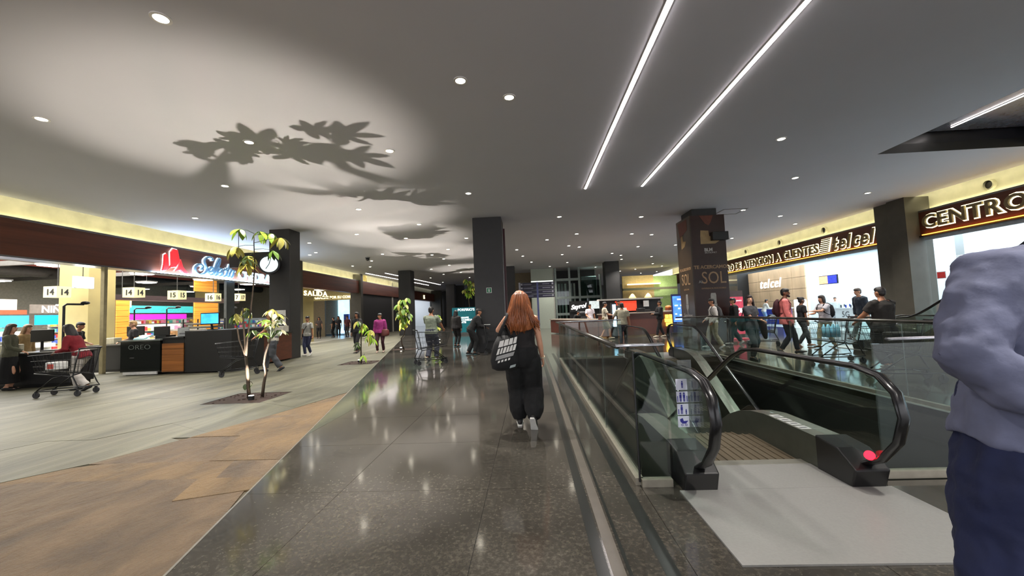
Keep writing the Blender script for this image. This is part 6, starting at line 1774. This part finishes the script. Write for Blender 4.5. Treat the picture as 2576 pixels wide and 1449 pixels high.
person((14.9, 26.1, 0), d2(-100), 1.62, 'customer in white top and jeans leaning on the blue counter', 'tan', (36, 28, 26), 'short', ((206, 206, 200), 'long'), ((110, 140, 180), 'slim'), vox=.02, lean=.3, hands={'R': (.1, .45, 1.05), 'L': (-.1, .45, 1.05)})
p, pi_ = person((11.1, 13.8, 0), d2(85), 1.76, 'person in dark jacket striding left of the dark-brown-shirted trolley pusher, before the phone shop', 'light', (70, 60, 56), 'short', ((34, 44, 56), 'coat'), ((86, 92, 90), 'slim'), (60, 56, 50), feet={'R': (.08, .34, 0, -.3), 'L': (-.08, -.42, .08, .8)}, lean=.15)
p, pi_ = person((7.05, 8.3, 0), d2(12), 1.62, 'person in dark brown shirt seen from behind, pushing a trolley beyond the pit', 'tan', (34, 28, 26), 'short', ((44, 40, 36), 'short'), ((54, 52, 50), 'loose'), (120, 116, 108), hands={'R': (.24, .36, 1.0), 'L': (-.26, .36, 1.0)}, bulk=1.42, hem=.78, feet={'R': (.12, .05, 0, 0), 'L': (-.12, -.1, .02, .3)})
person((5.35, 4.9, 0), d2(100), 1.78, 'person in dark red shirt half hidden behind the person at the right edge', 'brown', (24, 20, 20), 'short', ((50, 18, 26), 'short'), ((30, 30, 36), 'slim'), bulk=1.05)

# ---------------------------------------------------------------- shopping trolleys
CHR = M('trolley_black', (26, 27, 28), .35, .3)
WIRE = M('trolley_wire', (120, 122, 124), .3, .8)
TYRE = M('tyre', (34, 34, 36), .6)
def trolley(loc, rz, label, wire=CHR, handle=BLK, deep=True):
    t = thing('shopping_trolley', label, 'trolley', loc, rz, 'shopping trolleys', True)
    # local: handle at -y, front at +y
    fr = MB()
    for sx in (-1, 1):
        fr.tube([(sx * .25, -.42, 1.0), (sx * .25, -.36, .72), (sx * .24, -.30, .42), (sx * .24, -.38, .24), (sx * .25, -.42, .17), (sx * .24, -.2, .15), (sx * .2, .42, .14)], .013, 7)
        fr.tube([(sx * .2, .42, .14), (sx * .22, .1, .40), (sx * .24, -.1, .46)], .012, 7)
        fr.tube([(sx * .24, -.30, .42), (sx * .2, .46, .52)], .012, 7)
    fr.tube([(-.2, .42, .14), (0, .50, .14), (.2, .42, .14)], .012, 7).tube([(-.24, -.2, .15), (.24, -.2, .15)], .010, 6)
    fr.build('frame', CHR, t, smooth=True)
    MB().tube([(-.27, -.43, 1.01), (.27, -.43, 1.01)], .017, 8).build('handle', handle, t, smooth=True)
    b = MB()
    lo = [(-.22, -.30, .47), (.22, -.30, .47), (.18, .46, .55), (-.18, .46, .55)]
    hi = [(-.27, -.36, .95), (.27, -.36, .95), (.23, .56, .90), (-.23, .56, .90)]
    L = lambda a, b_, u: tuple(a[i] + (b_[i] - a[i]) * u for i in range(3))
    for i in range(4):
        j = (i + 1) % 4
        n = 11 if i % 2 else 6
        for k in range(n + 1):
            u = k / n
            b.tube([L(lo[i], lo[j], u), L(hi[i], hi[j], u)], .0035, 4, cap=False)
        for v_ in (0, .33, .66, 1):
            b.tube([L(lo[i], hi[i], v_), L(lo[j], hi[j], v_)], .0065 if v_ == 1 else .004, 5, cap=False)
    for k in range(7):
        u = k / 6
        b.tube([L(lo[0], lo[1], u), L(lo[3], lo[2], u)], .0035, 4, cap=False)
        b.tube([L(lo[0], lo[3], u), L(lo[1], lo[2], u)], .0035, 4, cap=False)
    b.build('basket', wire, t)
    for sx, y in ((-.22, -.38), (.22, -.38), (-.19, .42), (.19, .42)):
        w_ = MB().disc((sx - .014, y, .0635), (1, 0, 0), 0, .063, .028, 18).build('wheel', TYRE, t, bevel=.004)
        MB().tube([(sx - .02, y, .0635), (sx - .022, y + .01, .14)], .008, 5).tube([(sx + .02, y, .0635), (sx + .022, y + .01, .14)], .008, 5).disc((sx, y, .13), (0, 0, 1), 0, .025, .015, 10).build('caster_fork', CHR, t)
    return t
trolley((-10.15, 8.35, 0), d2(100), 'black trolley with a white carton, pushed by the person in red')
trolley((-8.05, 10.75, 0), d2(128), 'trolley behind the tall plant, pushed by the person in the beige cap')
trolley((-3.0, 11.75, 0), d2(-62), 'black trolley beside the person in the grey-green T-shirt, on the dark walkway')
trolley((-1.2, 13.9, 0), d2(-85), 'black trolley under the hands of the person in the black suit')
trolley((6.35, 7.15, 0), d2(70), 'trolley pushed by the person in dark brown beyond the escalator pit', CHR)
trolley((6.9, 9.4, 0), d2(80), 'wire trolley behind the dark-brown-shirted person\'s trolley', WIRE)
trolley((7.7, 13.6, 0), d2(60), 'small trolley wheels visible beside the person in black near the pink banner')
def pack(name, label, cat, a, b_, mm, z, rz=0):
    t = thing(name, label, cat, ((a[0] + b_[0]) / 2, (a[1] + b_[1]) / 2, z))
    MB().box((a[0], a[1], z), (b_[0], b_[1], b_[2]), rz=rz).build('body', mm, t, bevel=.02)
    return t
t = pack('carton', 'white and red carton in the trolley of the person in red', 'carton', (-10.5, 8.2), (-10.26, 8.45, .74), WHITE, .57)
MB().box((-10.44, 8.195, .6), (-10.3, 8.199, .7)).build('red_print', M('print_red', (190, 70, 60), .5), t)
t = thing('water_pack', 'pale blue pack of water bottles in the wire trolley', 'bottles', (6.9, 9.45, .57))
for i in range(3):
    for k in range(2):
        x, y = 6.75 + .11 * i, 9.4 + .12 * k
        MB().tube([(x, y, .57), (x, y, .78), (x, y, .83), (x, y, .86)], [.045, .045, .02, .015], 10).build('bottle', M('bottle_blue', (150, 210, 232), .2), t, smooth=True)
t = pack('black_bag', 'black bag lying in the dark-brown-shirted person\'s trolley', 'bag', (6.15, 6.95), (6.5, 7.3, .82), cloth((40, 38, 36)), .58)
t = pack('white_paper', 'white papers held over the black trolley by the middle pillar', 'paper', (-1.62, 13.85), (-1.4, 14.0, 1.035), WHITE, 1.02)
